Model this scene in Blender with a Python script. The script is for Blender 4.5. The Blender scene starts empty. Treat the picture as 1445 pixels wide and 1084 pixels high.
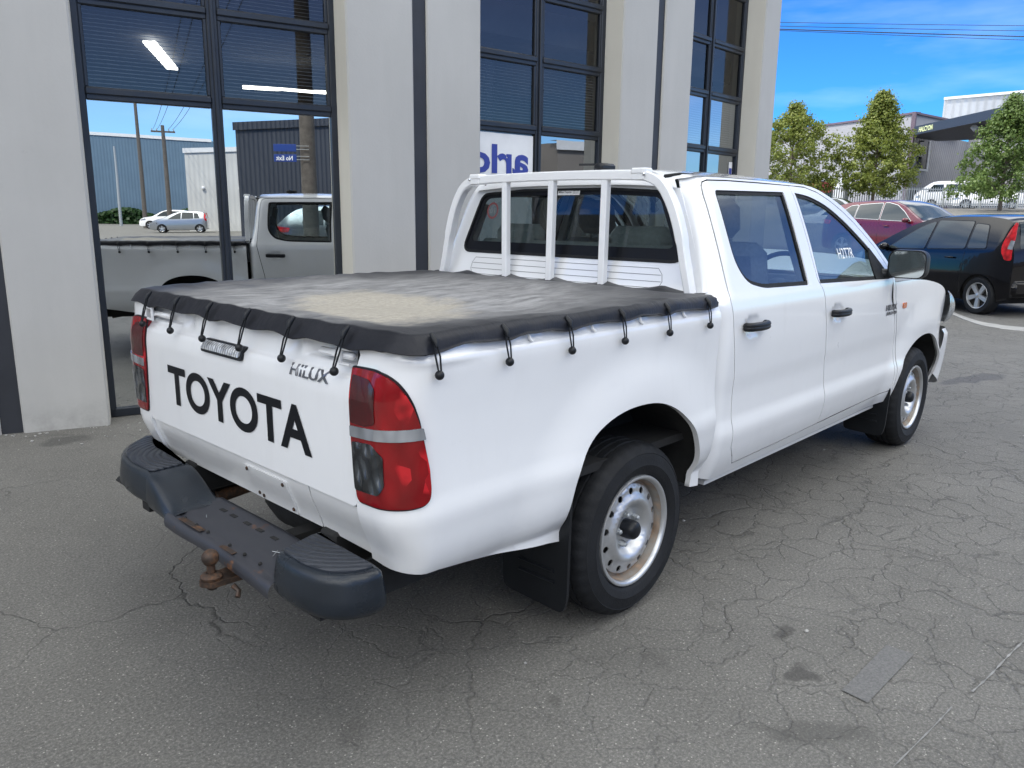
import bpy, math, random
import numpy as np
from mathutils import Vector, Matrix
from mathutils.geometry import delaunay_2d_cdt
R_ = math.radians
PI = math.pi
S = bpy.context.scene
COL = S.collection

# ------------------------------------------------------------------ camera, sky, sun, exposure
CAM = (-2.2453, -2.3448, 1.4375)
YAW, PITCH, ROLL = 0.7586, 0.2123, 0.011
cd = bpy.data.cameras.new("camera"); cam = bpy.data.objects.new("camera", cd); COL.objects.link(cam)
cd.sensor_width = 36.0; cd.lens = 1100.9/1445*36.0; cd.clip_start = 0.05; cd.clip_end = 2000
_f = Vector((math.cos(YAW)*math.cos(PITCH), math.sin(YAW)*math.cos(PITCH), -math.sin(PITCH)))
_r = Vector((math.sin(YAW), -math.cos(YAW), 0)); _u = _r.cross(_f)
_r2 = _r*math.cos(ROLL)+_u*math.sin(ROLL); _u2 = -_r*math.sin(ROLL)+_u*math.cos(ROLL)
M = Matrix((_r2, _u2, -_f)).transposed().to_4x4(); M.translation = Vector(CAM)
cam.matrix_world = M
S.camera = cam
S.render.resolution_x = 1024; S.render.resolution_y = 768

SUN_AZ, SUN_EL = 118.0, 52.0          # degrees, azimuth counter-clockwise from +X
SKY_TINT = [(0.0, (.21, .64, 1.0)), (.10, (.15, .53, 1.0)), (.25, (.115, .42, 1.0)), (.45, (.50, .68, .86)), (.7, (1.0, .97, .92))]
CLOUD = (20.2, 20.0, 19.0, 1)
w = bpy.data.worlds.new("World"); S.world = w; w.use_nodes = True
nt = w.node_tree; nt.nodes.clear()
sky = nt.nodes.new("ShaderNodeTexSky"); sky.sky_type = 'NISHITA'; sky.sun_disc = False
sky.sun_elevation = R_(SUN_EL); sky.sun_rotation = R_(90-SUN_AZ)
sky.air_density = 1.0; sky.dust_density = 0.6; sky.ozone_density = 1.6; sky.altitude = 10
bg = nt.nodes.new("ShaderNodeBackground"); bg.inputs[1].default_value = 0.15
wo = nt.nodes.new("ShaderNodeOutputWorld")
def _wn(t, **k):
    n_ = nt.nodes.new(t)
    for a, b in k.items(): setattr(n_, a, b)
    return n_
def _ramp(src, stops):
    r_ = _wn("ShaderNodeValToRGB"); e_ = r_.color_ramp.elements
    while len(e_) < len(stops): e_.new(.5)
    for i_, (p_, c_) in enumerate(stops): e_[i_].position = p_; e_[i_].color = (*c_, 1) if isinstance(c_, tuple) else (c_, c_, c_, 1)
    nt.links.new(src, r_.inputs[0]); return r_.outputs[0]
tc = _wn("ShaderNodeTexCoord"); sz_ = _wn("ShaderNodeSeparateXYZ"); nt.links.new(tc.outputs['Generated'], sz_.inputs[0])
# deep clear blue low down, broken bright cloud overhead
tint = _ramp(sz_.outputs[2], SKY_TINT)
mul = _wn("ShaderNodeMix", data_type='RGBA', blend_type='MULTIPLY'); mul.inputs[0].default_value = 1
nt.links.new(sky.outputs[0], mul.inputs[6]); nt.links.new(tint, mul.inputs[7])
cn = _wn("ShaderNodeTexNoise"); cn.inputs['Scale'].default_value = 2.6; cn.inputs['Detail'].default_value = 7; cn.inputs['Roughness'].default_value = .58
nt.links.new(tc.outputs['Generated'], cn.inputs['Vector'])
cm = _wn("ShaderNodeMath", operation='MULTIPLY'); nt.links.new(_ramp(cn.outputs['Fac'], [(.42, 0.0), (.60, 1.0)]), cm.inputs[0]); xm = _wn("ShaderNodeMath", operation='MULTIPLY_ADD'); nt.links.new(_ramp(sz_.outputs[0], [(0.0, 0.0)]) if False else sz_.outputs[0], xm.inputs[0]); xm.inputs[1].default_value = -.9; xm.inputs[2].default_value = -.42
xc_ = _wn("ShaderNodeMath", operation='MAXIMUM'); nt.links.new(xm.outputs[0], xc_.inputs[0]); xc_.inputs[1].default_value = 0.0
za_ = _wn("ShaderNodeMath", operation='ADD'); nt.links.new(sz_.outputs[2], za_.inputs[0]); nt.links.new(xc_.outputs[0], za_.inputs[1])
nt.links.new(_ramp(za_.outputs[0], [(.30, 0.0), (.62, 1.0)]), cm.inputs[1])
_ng = _wn("ShaderNodeMath", operation='MULTIPLY'); nt.links.new(sz_.outputs[1], _ng.inputs[0]); _ng.inputs[1].default_value = -1; _neg = _ng.outputs[0]
cw = _wn("ShaderNodeTexNoise"); cw.inputs['Scale'].default_value = 3.2; cw.inputs['Detail'].default_value = 6
cmap = _wn("ShaderNodeMapping"); cmap.inputs['Scale'].default_value = (1, 1, 5); nt.links.new(tc.outputs['Generated'], cmap.inputs[0]); nt.links.new(cmap.outputs[0], cw.inputs['Vector'])
wisp = _wn("ShaderNodeMath", operation='MULTIPLY'); nt.links.new(_ramp(cw.outputs['Fac'], [(.50, 0.0), (.78, 1.0)]), wisp.inputs[0]); wisp.inputs[1].default_value = .075
hz_ = _wn("ShaderNodeMath", operation='MULTIPLY'); nt.links.new(_ramp(_neg, [(.15, 0.0), (.55, 1.0)]), hz_.inputs[0]); hz_.inputs[1].default_value = .075
wadd = _wn("ShaderNodeMath", operation='ADD'); nt.links.new(wisp.outputs[0], wadd.inputs[0]); nt.links.new(hz_.outputs[0], wadd.inputs[1]); wisp = wadd
cmx = _wn("ShaderNodeMath", operation='MAXIMUM'); nt.links.new(cm.outputs[0], cmx.inputs[0]); nt.links.new(wisp.outputs[0], cmx.inputs[1])
cloud = _wn("ShaderNodeMix", data_type='RGBA'); nt.links.new(cmx.outputs[0], cloud.inputs[0]); nt.links.new(mul.outputs[2], cloud.inputs[6]); cloud.inputs[7].default_value = CLOUD
nt.links.new(cloud.outputs[2], bg.inputs[0]); nt.links.new(bg.outputs[0], wo.inputs[0])
sd = bpy.data.lights.new("sun", 'SUN'); sd.energy = 3.6; sd.angle = R_(0.5); sd.color = (1.0, 0.95, 0.87)
sun = bpy.data.objects.new("sun", sd); COL.objects.link(sun)
_a, _e = R_(SUN_AZ), R_(SUN_EL)
sun.rotation_euler = Vector((math.cos(_a)*math.cos(_e), math.sin(_a)*math.cos(_e), math.sin(_e))).to_track_quat('Z', 'Y').to_euler()
S.view_settings.view_transform = 'Standard'; S.view_settings.look = 'None'
S.view_settings.gamma = 1.0; S.view_settings.exposure = 0.67

# ------------------------------------------------------------------ helpers
def tag(o, label=None, cat=None, group=None, kind=None):
    if label: o['label'] = label
    if cat: o['category'] = cat
    if group: o['group'] = group
    if kind: o['kind'] = kind
    return o
def empty(name, loc=(0, 0, 0), rz=0.0):
    o = bpy.data.objects.new(name, None); COL.objects.link(o)
    o.location = loc; o.rotation_euler = (0, 0, rz); o.empty_display_size = 0.2
    return o
def mesh_obj(name, verts, faces, mat, parent=None, smooth=False, normals=None, mats=None, fm=None):
    me = bpy.data.meshes.new(name)
    me.from_pydata([tuple(v) for v in verts], [], [tuple(f) for f in faces])
    for m in (mats or [mat]): me.materials.append(m)
    if fm: me.polygons.foreach_set('material_index', fm)
    me.validate(); me.update()
    if smooth or normals is not None: me.polygons.foreach_set('use_smooth', [True]*len(me.polygons))
    if normals is not None: me.normals_split_custom_set_from_vertices([tuple(n) for n in normals])
    o = bpy.data.objects.new(name, me); COL.objects.link(o)
    if parent: o.parent = parent
    return o
def auto_smooth(o, ang=35):
    me = o.data
    me.polygons.foreach_set('use_smooth', [True]*len(me.polygons))
    me.set_sharp_from_angle(angle=R_(ang))
    return o
class MB:
    """collects simple shapes into one mesh"""
    def __init__(s): s.v = []; s.f = []; s.m = []; s.cur = 0
    def add(s, vs, fs):
        n = len(s.v); s.v += [tuple(v) for v in vs]; s.f += [tuple(i+n for i in f) for f in fs]; s.m += [s.cur]*len(fs); return s
    def box(s, x0, x1, y0, y1, z0, z1, b=0.0, mtx=None):
        x0, x1 = min(x0, x1), max(x0, x1); y0, y1 = min(y0, y1), max(y0, y1); z0, z1 = min(z0, z1), max(z0, z1)
        b = min(b, (x1-x0)*.45, (y1-y0)*.45, (z1-z0)*.45)
        if b <= 0:
            vs = [(x, y, z) for x in (x0, x1) for y in (y0, y1) for z in (z0, z1)]
            fs = [(0, 1, 3, 2), (4, 6, 7, 5), (0, 4, 5, 1), (2, 3, 7, 6), (0, 2, 6, 4), (1, 5, 7, 3)]
        else:
            vs = []; idx = {}
            for i, x in enumerate((x0, x1)):
                for j, y in enumerate((y0, y1)):
                    for k, z in enumerate((z0, z1)):
                        sx, sy, sz = (1, -1)[i], (1, -1)[j], (1, -1)[k]
                        for ax in range(3):
                            p = [x+sx*b, y+sy*b, z+sz*b]; p[ax] = (x, y, z)[ax]
                            idx[(i, j, k, ax)] = len(vs); vs.append(tuple(p))
            g = lambda i, j, k, a: idx[(i, j, k, a)]
            fs = []
            for i in (0, 1): fs.append((g(i,0,0,0), g(i,1,0,0), g(i,1,1,0), g(i,0,1,0)))
            for j in (0, 1): fs.append((g(0,j,0,1), g(1,j,0,1), g(1,j,1,1), g(0,j,1,1)))
            for k in (0, 1): fs.append((g(0,0,k,2), g(1,0,k,2), g(1,1,k,2), g(0,1,k,2)))
            for j in (0, 1):
                for k in (0, 1): fs.append((g(0,j,k,1), g(1,j,k,1), g(1,j,k,2), g(0,j,k,2)))
            for i in (0, 1):
                for k in (0, 1): fs.append((g(i,0,k,0), g(i,1,k,0), g(i,1,k,2), g(i,0,k,2)))
            for i in (0, 1):
                for j in (0, 1): fs.append((g(i,j,0,0), g(i,j,1,0), g(i,j,1,1), g(i,j,0,1)))
            for i in (0, 1):
                for j in (0, 1):
                    for k in (0, 1): fs.append((g(i,j,k,0), g(i,j,k,1), g(i,j,k,2)))
            c = Vector(((x0+x1)/2, (y0+y1)/2, (z0+z1)/2)); out = []
            for f in fs:
                p = [Vector(vs[i]) for i in f]; n = (p[1]-p[0]).cross(p[2]-p[0]); m = sum(p, Vector())/len(p)
                out.append(f if n.dot(m-c) > 0 else f[::-1])
            fs = out
        if mtx: vs = [mtx @ Vector(v) for v in vs]
        return s.add(vs, fs)
    def tube(s, pts, r, n=8, cap=True, closed=False):
        pts = [Vector(p) for p in pts]; k = len(pts)
        rs = r if isinstance(r, (list, tuple)) else [r]*k
        T = []
        for i in range(k):
            if closed: a, b = pts[(i-1) % k], pts[(i+1) % k]
            else: a, b = pts[max(i-1, 0)], pts[min(i+1, k-1)]
            T.append((b-a).normalized())
        up = Vector((0, 0, 1)) if abs(T[0].z) < .9 else Vector((1, 0, 0))
        X = T[0].cross(up).normalized(); vs = []; 
        for i in range(k):
            X = (X - T[i]*X.dot(T[i])).normalized(); Y = T[i].cross(X)
            for j in range(n):
                a = 2*PI*j/n; vs.append(pts[i]+(X*math.cos(a)+Y*math.sin(a))*rs[i])
        fs = [(i*n+j, i*n+(j+1) % n, (i+1)*n+(j+1) % n, (i+1)*n+j) for i in range(k-1) for j in range(n)]
        if closed: fs += [((k-1)*n+j, (k-1)*n+(j+1) % n, (j+1) % n, j) for j in range(n)]
        elif cap: fs += [tuple(range(n))[::-1], tuple((k-1)*n+j for j in range(n))]
        return s.add(vs, fs)
    def lathe(s, prof, n=32, mtx=None, closed=False):
        """profile of (r, h) turned about local z"""
        k = len(prof); vs = []
        for r, h in prof:
            for j in range(n):
                a = 2*PI*j/n; vs.append(Vector((r*math.cos(a), r*math.sin(a), h)))
        if mtx: vs = [mtx @ v for v in vs]
        fs = [(i*n+j, i*n+(j+1) % n, (i+1)*n+(j+1) % n, (i+1)*n+j) for i in range(k-1) for j in range(n)]
        if closed: fs += [((k-1)*n+j, (k-1)*n+(j+1) % n, (j+1) % n, j) for j in range(n)]
        return s.add(vs, fs)
    def prism(s, poly, z0, z1, mtx=None):
        """vertical prism over a plan polygon [(x, y)]; z0/z1 floats"""
        a = sum(poly[i][0]*poly[(i+1) % len(poly)][1]-poly[(i+1) % len(poly)][0]*poly[i][1] for i in range(len(poly)))
        if a < 0: poly = poly[::-1]
        n = len(poly); vs = [Vector((x, y, z0)) for x, y in poly]+[Vector((x, y, z1)) for x, y in poly]
        if mtx: vs = [mtx @ v for v in vs]
        fs = [tuple(range(n))[::-1], tuple(range(n, 2*n))]+[(i, (i+1) % n, n+(i+1) % n, n+i) for i in range(n)]
        return s.add(vs, fs)
    def ball(s, c, r, n=12, sc=(1, 1, 1)):
        c = Vector(c); prof = [(math.sin(PI*i/(n//2+2)), -math.cos(PI*i/(n//2+2))) for i in range(n//2+3)]
        vs = []
        for a, h in prof:
            for j in range(n):
                t = 2*PI*j/n; vs.append(c+Vector((a*math.cos(t)*r*sc[0], a*math.sin(t)*r*sc[1], h*r*sc[2])))
        k = len(prof)
        return s.add(vs, [(i*n+j, i*n+(j+1) % n, (i+1)*n+(j+1) % n, (i+1)*n+j) for i in range(k-1) for j in range(n)])
    def grid(s, fn, nu, nv):
        vs = [fn(i/nu, j/nv) for i in range(nu+1) for j in range(nv+1)]
        return s.add(vs, [(i*(nv+1)+j, (i+1)*(nv+1)+j, (i+1)*(nv+1)+j+1, i*(nv+1)+j+1) for i in range(nu) for j in range(nv)])
    def build(s, name, mat, parent=None, smooth=None, mats=None):
        o = mesh_obj(name, s.v, s.f, mat, parent, mats=mats, fm=s.m if mats else None)
        if smooth: auto_smooth(o, smooth)
        return o
def spl(pts, n=6, closed=False):
    """Catmull-Rom through 2-D or 3-D points"""
    P = [np.array(p, float) for p in pts]; k = len(P); out = []
    rng = range(k) if closed else range(k-1)
    for i in rng:
        p1, p2 = P[i], P[(i+1) % k]
        p0 = P[(i-1) % k] if (closed or i > 0) else 2*p1-p2
        p3 = P[(i+2) % k] if (closed or i < k-2) else 2*p2-p1
        for j in range(n):
            t = j/n
            out.append(tuple(.5*((2*p1)+(-p0+p2)*t+(2*p0-5*p1+4*p2-p3)*t*t+(-p0+3*p1-3*p2+p3)*t**3)))
    if not closed: out.append(tuple(P[-1]))
    return out
def rpoly(pts, r, n=5):
    """closed polygon with rounded corners; r a number or list"""
    k = len(pts); out = []
    for i in range(k):
        p = Vector(pts[i]); a = Vector(pts[i-1]); b = Vector(pts[(i+1) % k])
        ri = r[i] if isinstance(r, (list, tuple)) else r
        da, db = a-p, b-p; ri = min(ri, da.length*.48, db.length*.48)
        if ri < 1e-5: out.append(tuple(p)); continue
        s_, e_ = p+da.normalized()*ri, p+db.normalized()*ri
        for j in range(n+1):
            t = j/n; q = s_*(1-t)**2+p*2*t*(1-t)+e_*t*t; out.append(tuple(q))
    return out
def inset(poly, d):
    k = len(poly); A = sum(poly[i][0]*poly[(i+1) % k][1]-poly[(i+1) % k][0]*poly[i][1] for i in range(k))
    sg = 1 if A > 0 else -1; out = []
    for i in range(k):
        p0, p, p1 = Vector(poly[i-1]), Vector(poly[i]), Vector(poly[(i+1) % k])
        e0, e1 = (p-p0), (p1-p)
        if e0.length < 1e-7: e0 = e1
        if e1.length < 1e-7: e1 = e0
        e0.normalize(); e1.normalize()
        n0, n1 = Vector((-e0.y, e0.x))*sg, Vector((-e1.y, e1.x))*sg
        m = (n0+n1); l = m.length
        m = m/l if l > 1e-6 else n0
        out.append(tuple(p+m*(d/max(.5, m.dot(n0)))))
    return out
def densify(poly, step):
    out = []; k = len(poly)
    for i in range(k):
        a, b = Vector(poly[i]), Vector(poly[(i+1) % k]); n = max(1, int(math.ceil((b-a).length/step)))
        for j in range(n): out.append(tuple(a+(b-a)*(j/n)))
    return out
def in_poly(px, py, poly):
    poly = np.array(poly); c = np.zeros(len(px), bool); j = len(poly)-1
    for i in range(len(poly)):
        xi, yi, xj, yj = poly[i][0], poly[i][1], poly[j][0], poly[j][1]
        if yi != yj:
            c ^= ((yi > py) != (yj > py)) & (px < (xj-xi)*(py-yi)/(yj-yi)+xi)
        j = i
    return c
def panel(name, mp, outline, holes=(), mat=None, parent=None, sx=.045, sz=.022, thick=.012, off=0.0, rim=True, step=.03, **kw):
    """a sheet cut to an outline in surface coordinates, bent onto mp(a, z, off), with folded-in edges"""
    loops = [densify(outline, step)]+[densify(h, step) for h in holes]
    V2 = []; E = []
    for L in loops:
        n0 = len(V2); V2 += [Vector((p[0], p[1])) for p in L]; E += [(n0+i, n0+(i+1) % len(L)) for i in range(len(L))]
    nb = len(V2)
    A = np.array([p for p in loops[0]]); x0, y0 = A.min(0); x1, y1 = A.max(0)
    gx = np.arange(x0+sx/2, x1, sx); gy = np.arange(y0+sz/2, y1, sz)
    if len(gx) and len(gy):
        GX, GY = np.meshgrid(gx, gy); GX = GX.ravel(); GY = GY.ravel()
        ok = in_poly(GX, GY, loops[0])
        for h in loops[1:]: ok &= ~in_poly(GX, GY, h)
        B = np.array([(v.x, v.y) for v in V2]); GX, GY = GX[ok], GY[ok]
        if len(GX):
            d = np.min(((GX[:, None]-B[None, :, 0])/sx)**2+((GY[:, None]-B[None, :, 1])/sz)**2, axis=1)
            for x, y in zip(GX[d > .16], GY[d > .16]): V2.append(Vector((x, y)))
    res = delaunay_2d_cdt(V2, E, [], 0, 1e-6)
    P = np.array([(v.x, v.y) for v in res[0]]); F = [f for f in res[2]]
    C = np.array([P[list(f)].mean(0) for f in F])
    ok = in_poly(C[:, 0], C[:, 1], loops[0])
    for h in loops[1:]: ok &= ~in_poly(C[:, 0], C[:, 1], h)
    F = [f for f, k in zip(F, ok) if k]
    verts = []; norms = []; e = 2e-3
    for x, y in P:
        x, y = float(x), float(y)
        p = Vector(mp(x, y, off, **kw)); pa = Vector(mp(x+e, y, off, **kw))-Vector(mp(x-e, y, off, **kw)); pb = Vector(mp(x, y+e, off, **kw))-Vector(mp(x, y-e, off, **kw))
        n = pa.cross(pb); o = Vector(mp(x, y, off+.01, **kw))-p
        if n.dot(o) < 0: n = -n
        verts.append(p); norms.append(n.normalized())
    f0 = []
    for f in F:
        a, b, c = (verts[i] for i in f[:3]); n = (b-a).cross(c-a)
        if n.dot(norms[f[0]]) < 0: f = tuple(f)[::-1]
        f0.append(tuple(f))
    if rim and thick > 0:
        cnt = {}
        for f in f0:
            for i in range(len(f)):
                a, b = f[i], f[(i+1) % len(f)]; cnt[(a, b)] = 1
        bd = [(a, b) for (a, b) in cnt if (b, a) not in cnt]
        mp1 = {}; mp2 = {}
        for a, b in bd:
            for i in (a, b):
                if i not in mp1:
                    x, y = float(P[i][0]), float(P[i][1])
                    mp1[i] = len(verts); verts.append(verts[i].copy()); norms.append(Vector((0, 0, 0)))
                    mp2[i] = len(verts); verts.append(Vector(mp(x, y, off-thick, **kw))); norms.append(Vector((0, 0, 0)))
        for a, b in bd: f0.append((mp1[b], mp1[a], mp2[a], mp2[b]))
    return mesh_obj(name, verts, f0, mat, parent, normals=norms)
def text_mesh(txt, x0, x1, y0, y1, depth=0.0, bold=0.0, res=3):
    """text outline as (verts, faces) scaled to a box in 2-D; z 0..depth"""
    cu = bpy.data.curves.new('lettering', 'FONT'); cu.body = txt; cu.size = 1.0; cu.extrude = .05 if depth > 0 else 0.0
    cu.offset = bold; cu.resolution_u = res
    ob = bpy.data.objects.new('lettering', cu); COL.objects.link(ob)
    dg = bpy.context.evaluated_depsgraph_get(); dg.update()
    me = bpy.data.meshes.new_from_object(ob.evaluated_get(dg))
    V = np.array([v.co[:] for v in me.vertices]); F = [tuple(p.vertices) for p in me.polygons]
    bpy.data.objects.remove(ob); bpy.data.curves.remove(cu); bpy.data.meshes.remove(me)
    mn, mx = V.min(0), V.max(0)
    V[:, 0] = x0+(V[:, 0]-mn[0])/(mx[0]-mn[0])*(x1-x0); V[:, 1] = y0+(V[:, 1]-mn[1])/(mx[1]-mn[1])*(y1-y0)
    if depth > 0: V[:, 2] = (V[:, 2]-mn[2])/(mx[2]-mn[2])*depth
    return V, F

# ------------------------------------------------------------------ materials
class NT:
    def __init__(s, name):
        s.m = bpy.data.materials.new(name); s.m.use_nodes = True; s.t = s.m.node_tree; s.t.nodes.clear()
        s.out = s.t.nodes.new('ShaderNodeOutputMaterial')
    def n(s, typ, **kw):
        nd = s.t.nodes.new(typ)
        for k, v in kw.items():
            if k.startswith('i_'):
                key = k[2:]; key = int(key) if key.isdigit() else key.replace('_', ' ')
                nd.inputs[key].default_value = v
            else: setattr(nd, k, v)
        return nd
    def l(s, a, b): s.t.links.new(a, b)
    def pos(s, scale=(1, 1, 1), obj=False, rot=(0, 0, 0), loc=(0, 0, 0)):
        src = s.n('ShaderNodeTexCoord').outputs['Object'] if obj else s.n('ShaderNodeNewGeometry').outputs['Position']
        mp = s.n('ShaderNodeMapping'); mp.inputs['Scale'].default_value = scale; mp.inputs['Rotation'].default_value = rot; mp.inputs['Location'].default_value = loc
        s.l(src, mp.inputs[0]); return mp.outputs[0]
    def noise(s, vec, scale, detail=3, rough=.5, out='Fac'):
        nd = s.n('ShaderNodeTexNoise'); nd.inputs['Scale'].default_value = scale; nd.inputs['Detail'].default_value = detail; nd.inputs['Roughness'].default_value = rough
        s.l(vec, nd.inputs['Vector']); return nd.outputs[out]
    def ramp(s, fac, stops, interp='LINEAR'):
        r = s.n('ShaderNodeValToRGB'); r.color_ramp.interpolation = interp
        e = r.color_ramp.elements
        while len(e) < len(stops): e.new(.5)
        for i, (p, c) in enumerate(stops):
            e[i].position = p; e[i].color = (c if isinstance(c, (tuple, list)) else (c, c, c))[:3]+(1,) if not isinstance(c, float) else (c, c, c, 1)
        s.l(fac, r.inputs[0]); return r.outputs[0]
    def mix(s, fac, a, b, mode='MIX'):
        m = s.n('ShaderNodeMix', data_type='RGBA', blend_type=mode)
        for inp, v in ((m.inputs[0], fac), (m.inputs[6], a), (m.inputs[7], b)):
            if isinstance(v, bpy.types.NodeSocket): s.l(v, inp)
            elif isinstance(v, (int, float)): inp.default_value = v if inp.type == 'VALUE' else (v, v, v, 1)
            else: inp.default_value = tuple(v)[:3]+(1,)
        return m.outputs[2]
    def math(s, op, a, b=None, clamp=False):
        m = s.n('ShaderNodeMath', operation=op, use_clamp=clamp)
        for inp, v in ((m.inputs[0], a), (m.inputs[1], b)):
            if v is None: continue
            if isinstance(v, bpy.types.NodeSocket): s.l(v, inp)
            else: inp.default_value = v
        return m.outputs[0]
    def bump(s, h, strength=.3, dist=.01, normal=None):
        b = s.n('ShaderNodeBump'); b.inputs['Strength'].default_value = strength; b.inputs['Distance'].default_value = dist
        s.l(h, b.inputs['Height'])
        if normal: s.l(normal, b.inputs['Normal'])
        return b.outputs[0]
    def bsdf(s, base, rough=.5, metal=0.0, coat=0.0, spec=.5, normal=None, coat_rough=.03, trans=0.0, sheen=0.0, ior=1.5, emit=None, estr=0):
        p = s.n('ShaderNodeBsdfPrincipled')
        def put(k, v):
            if isinstance(v, bpy.types.NodeSocket): s.l(v, p.inputs[k])
            elif isinstance(v, (tuple, list)): p.inputs[k].default_value = tuple(v)[:3]+(1,)
            else: p.inputs[k].default_value = v
        put('Base Color', base); put('Roughness', rough); put('Metallic', metal); put('Coat Weight', coat); put('Coat Roughness', coat_rough)
        put('Specular IOR Level', spec); put('Transmission Weight', trans); put('IOR', ior)
        if emit: put('Emission Color', emit); put('Emission Strength', estr)
        if normal: s.l(normal, p.inputs['Normal'])
        return p
    def done(s, sh): s.l(sh.outputs[0] if hasattr(sh, 'outputs') else sh, s.out.inputs[0]); return s.m
MAT = {}
def simple(name, col, rough=.5, metal=0.0, coat=0.0, var=.06, nscale=6.0, bump=0.0, bscale=80, spec=.5, obj=True, rvar=.1):
    t = NT(name); v = t.pos(obj=obj)
    n = t.noise(v, nscale, 5, .6)
    c = t.ramp(n, [(.3, tuple(x*(1-var) for x in col)), (.7, tuple(min(1, x*(1+var)) for x in col))])
    r = t.ramp(t.noise(v, nscale*1.7, 4), [(.3, max(0.0, rough-rvar*rough)), (.7, min(1.0, rough+rvar*rough))])
    nm = t.bump(t.noise(v, bscale, 3), bump, .01) if bump > 0 else None
    MAT[name] = t.done(t.bsdf(c, r, metal, coat, spec, nm)); return MAT[name]
def car_paint(name, col, rough=.35, dirt=.25, dirtcol=(.30, .28, .25), metal=0.0, coat=1.0, spec=.5):
    """clear-coated paint with a faint film of road dust, heavier low down"""
    t = NT(name); v = t.pos(obj=False)
    n1 = t.noise(v, 1.6, 6, .65); n2 = t.noise(v, 9.0, 6, .7); n3 = t.noise(t.pos((1, 1, .25)), 14, 4, .6)
    sep = t.n('ShaderNodeSeparateXYZ'); t.l(t.n('ShaderNodeNewGeometry').outputs['Position'], sep.inputs[0])
    low = t.ramp(sep.outputs[2], [(.28, 1.0), (.62, .22)])
    d = t.math('MULTIPLY', t.ramp(n1, [(.35, .25), (.75, 1.0)]), t.ramp(n2, [(.3, .5), (.7, 1.0)]))
    d = t.math('MULTIPLY', t.math('MULTIPLY', d, low), dirt, True)
    streak = t.math('MULTIPLY', t.ramp(n3, [(.55, 0.0), (.8, 1.0)]), dirt*.25)
    d = t.math('ADD', d, streak, True)
    base = t.mix(d, col, dirtcol)
    rg = t.ramp(n2, [(.2, rough*.85), (.8, min(1.0, rough*1.25))])
    p = t.bsdf(base, rg, metal, coat, spec, coat_rough=.04)
    cr = t.math('MULTIPLY_ADD', d, .7); t.t.nodes[-1].inputs[2].default_value = .035
    t.l(cr, p.inputs['Coat Roughness'])
    # faint orange peel / panel waviness in the coat
    p_b = t.bump(t.noise(v, 5.0, 2), .05, .02); t.l(p_b, p.inputs['Coat Normal'])
    MAT[name] = t.done(p); return MAT[name]
car_paint('white_paint', (.80, .81, .82), .3, .22)
car_paint('white_worn', (.74, .745, .74), .45, .35)
car_paint('black_paint', (.0015, .0015, .003), .12, .0, coat=.5, spec=.12)
car_paint('maroon_paint', (.085, .004, .014), .25, .0, metal=.1, coat=.7, spec=.3)
car_paint('silver_paint', (.33, .35, .37), .3, .08, metal=.7)
car_paint('van_paint', (.78, .78, .78), .35, .1)
car_paint('grey_paint', (.10, .11, .12), .3, .08, metal=.5)
car_paint('blue_paint', (.05, .10, .17), .3, .08, metal=.4)
simple('rubber', (.0105, .0115, .0135), .72, var=.25, nscale=9, bump=.15, bscale=140, spec=.3)
simple('black_plastic', (.009, .0105, .013), .42, var=.15, nscale=12, bump=.08, bscale=200, spec=.3)
simple('grey_plastic', (.011, .0155, .022), .30, var=.3, nscale=5, bump=.08, bscale=260, spec=.42, rvar=.35)
simple('dark_under', (.012, .012, .012), .85, var=.2, nscale=9)
simple('interior', (.055, .06, .068), .8, var=.1, nscale=20)
simple('interior_light', (.24, .25, .25), .8, var=.08, nscale=20)
simple('seat_fabric', (.15, .165, .175), .9, var=.12, nscale=60, bump=.2, bscale=300)
simple('chrome', (.75, .76, .78), .14, 1.0, var=.05)
simple('mirror_glass', (.68, .72, .70), .07, 1.0, var=.02)
simple('silver_wheel', (.52, .53, .54), .36, .75, var=.12, nscale=14)
simple('galvanised', (.36, .38, .39), .5, .5, var=.1, nscale=12, obj=False)
simple('concrete', (.34, .335, .32), .9, var=.14, nscale=5, bump=.25, bscale=60, obj=False)
simple('frame_metal', (.022, .027, .036), .36, .2, var=.2, nscale=3, rvar=.2, obj=False)
simple('joint_strip', (.022, .024, .030), .5, var=.2, nscale=3, obj=False)
simple('blind', (.62, .64, .66), .6, var=.05, obj=False)
simple('room_dark', (.05, .055, .065), .9, var=.1, obj=False)
simple('decal_black', (.004, .005, .008), .4, var=.05, spec=.2)
simple('sticker_white', (.75, .75, .74), .5, var=.05)
simple('sticker_red', (.16, .03, .03), .5, var=.05)  # red darkened as if dimmed behind the rear glass
simple('bark', (.13, .105, .085), .9, var=.3, nscale=12, bump=.5, bscale=40)
simple('pole_wood', (.085, .077, .070), .9, var=.25, nscale=10, bump=.4, bscale=30, obj=False)
simple('cable', (.03, .035, .045), .6)
simple('navy_sign', (.03, .05, .28), .5, var=.04)
simple('groove_shade', (.20, .20, .21), .7)  # flat grey lines: shade of the pressed grooves put in as colour
simple('dimmed_white', (.16, .17, .17), .6)  # white lettering darkened as if dimmed behind the rear glass
simple('marker', (.85, .87, .88), .6, var=.02)
simple('orange_lens', (.55, .13, .03), .25, coat=1.0, var=.1)
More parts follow.
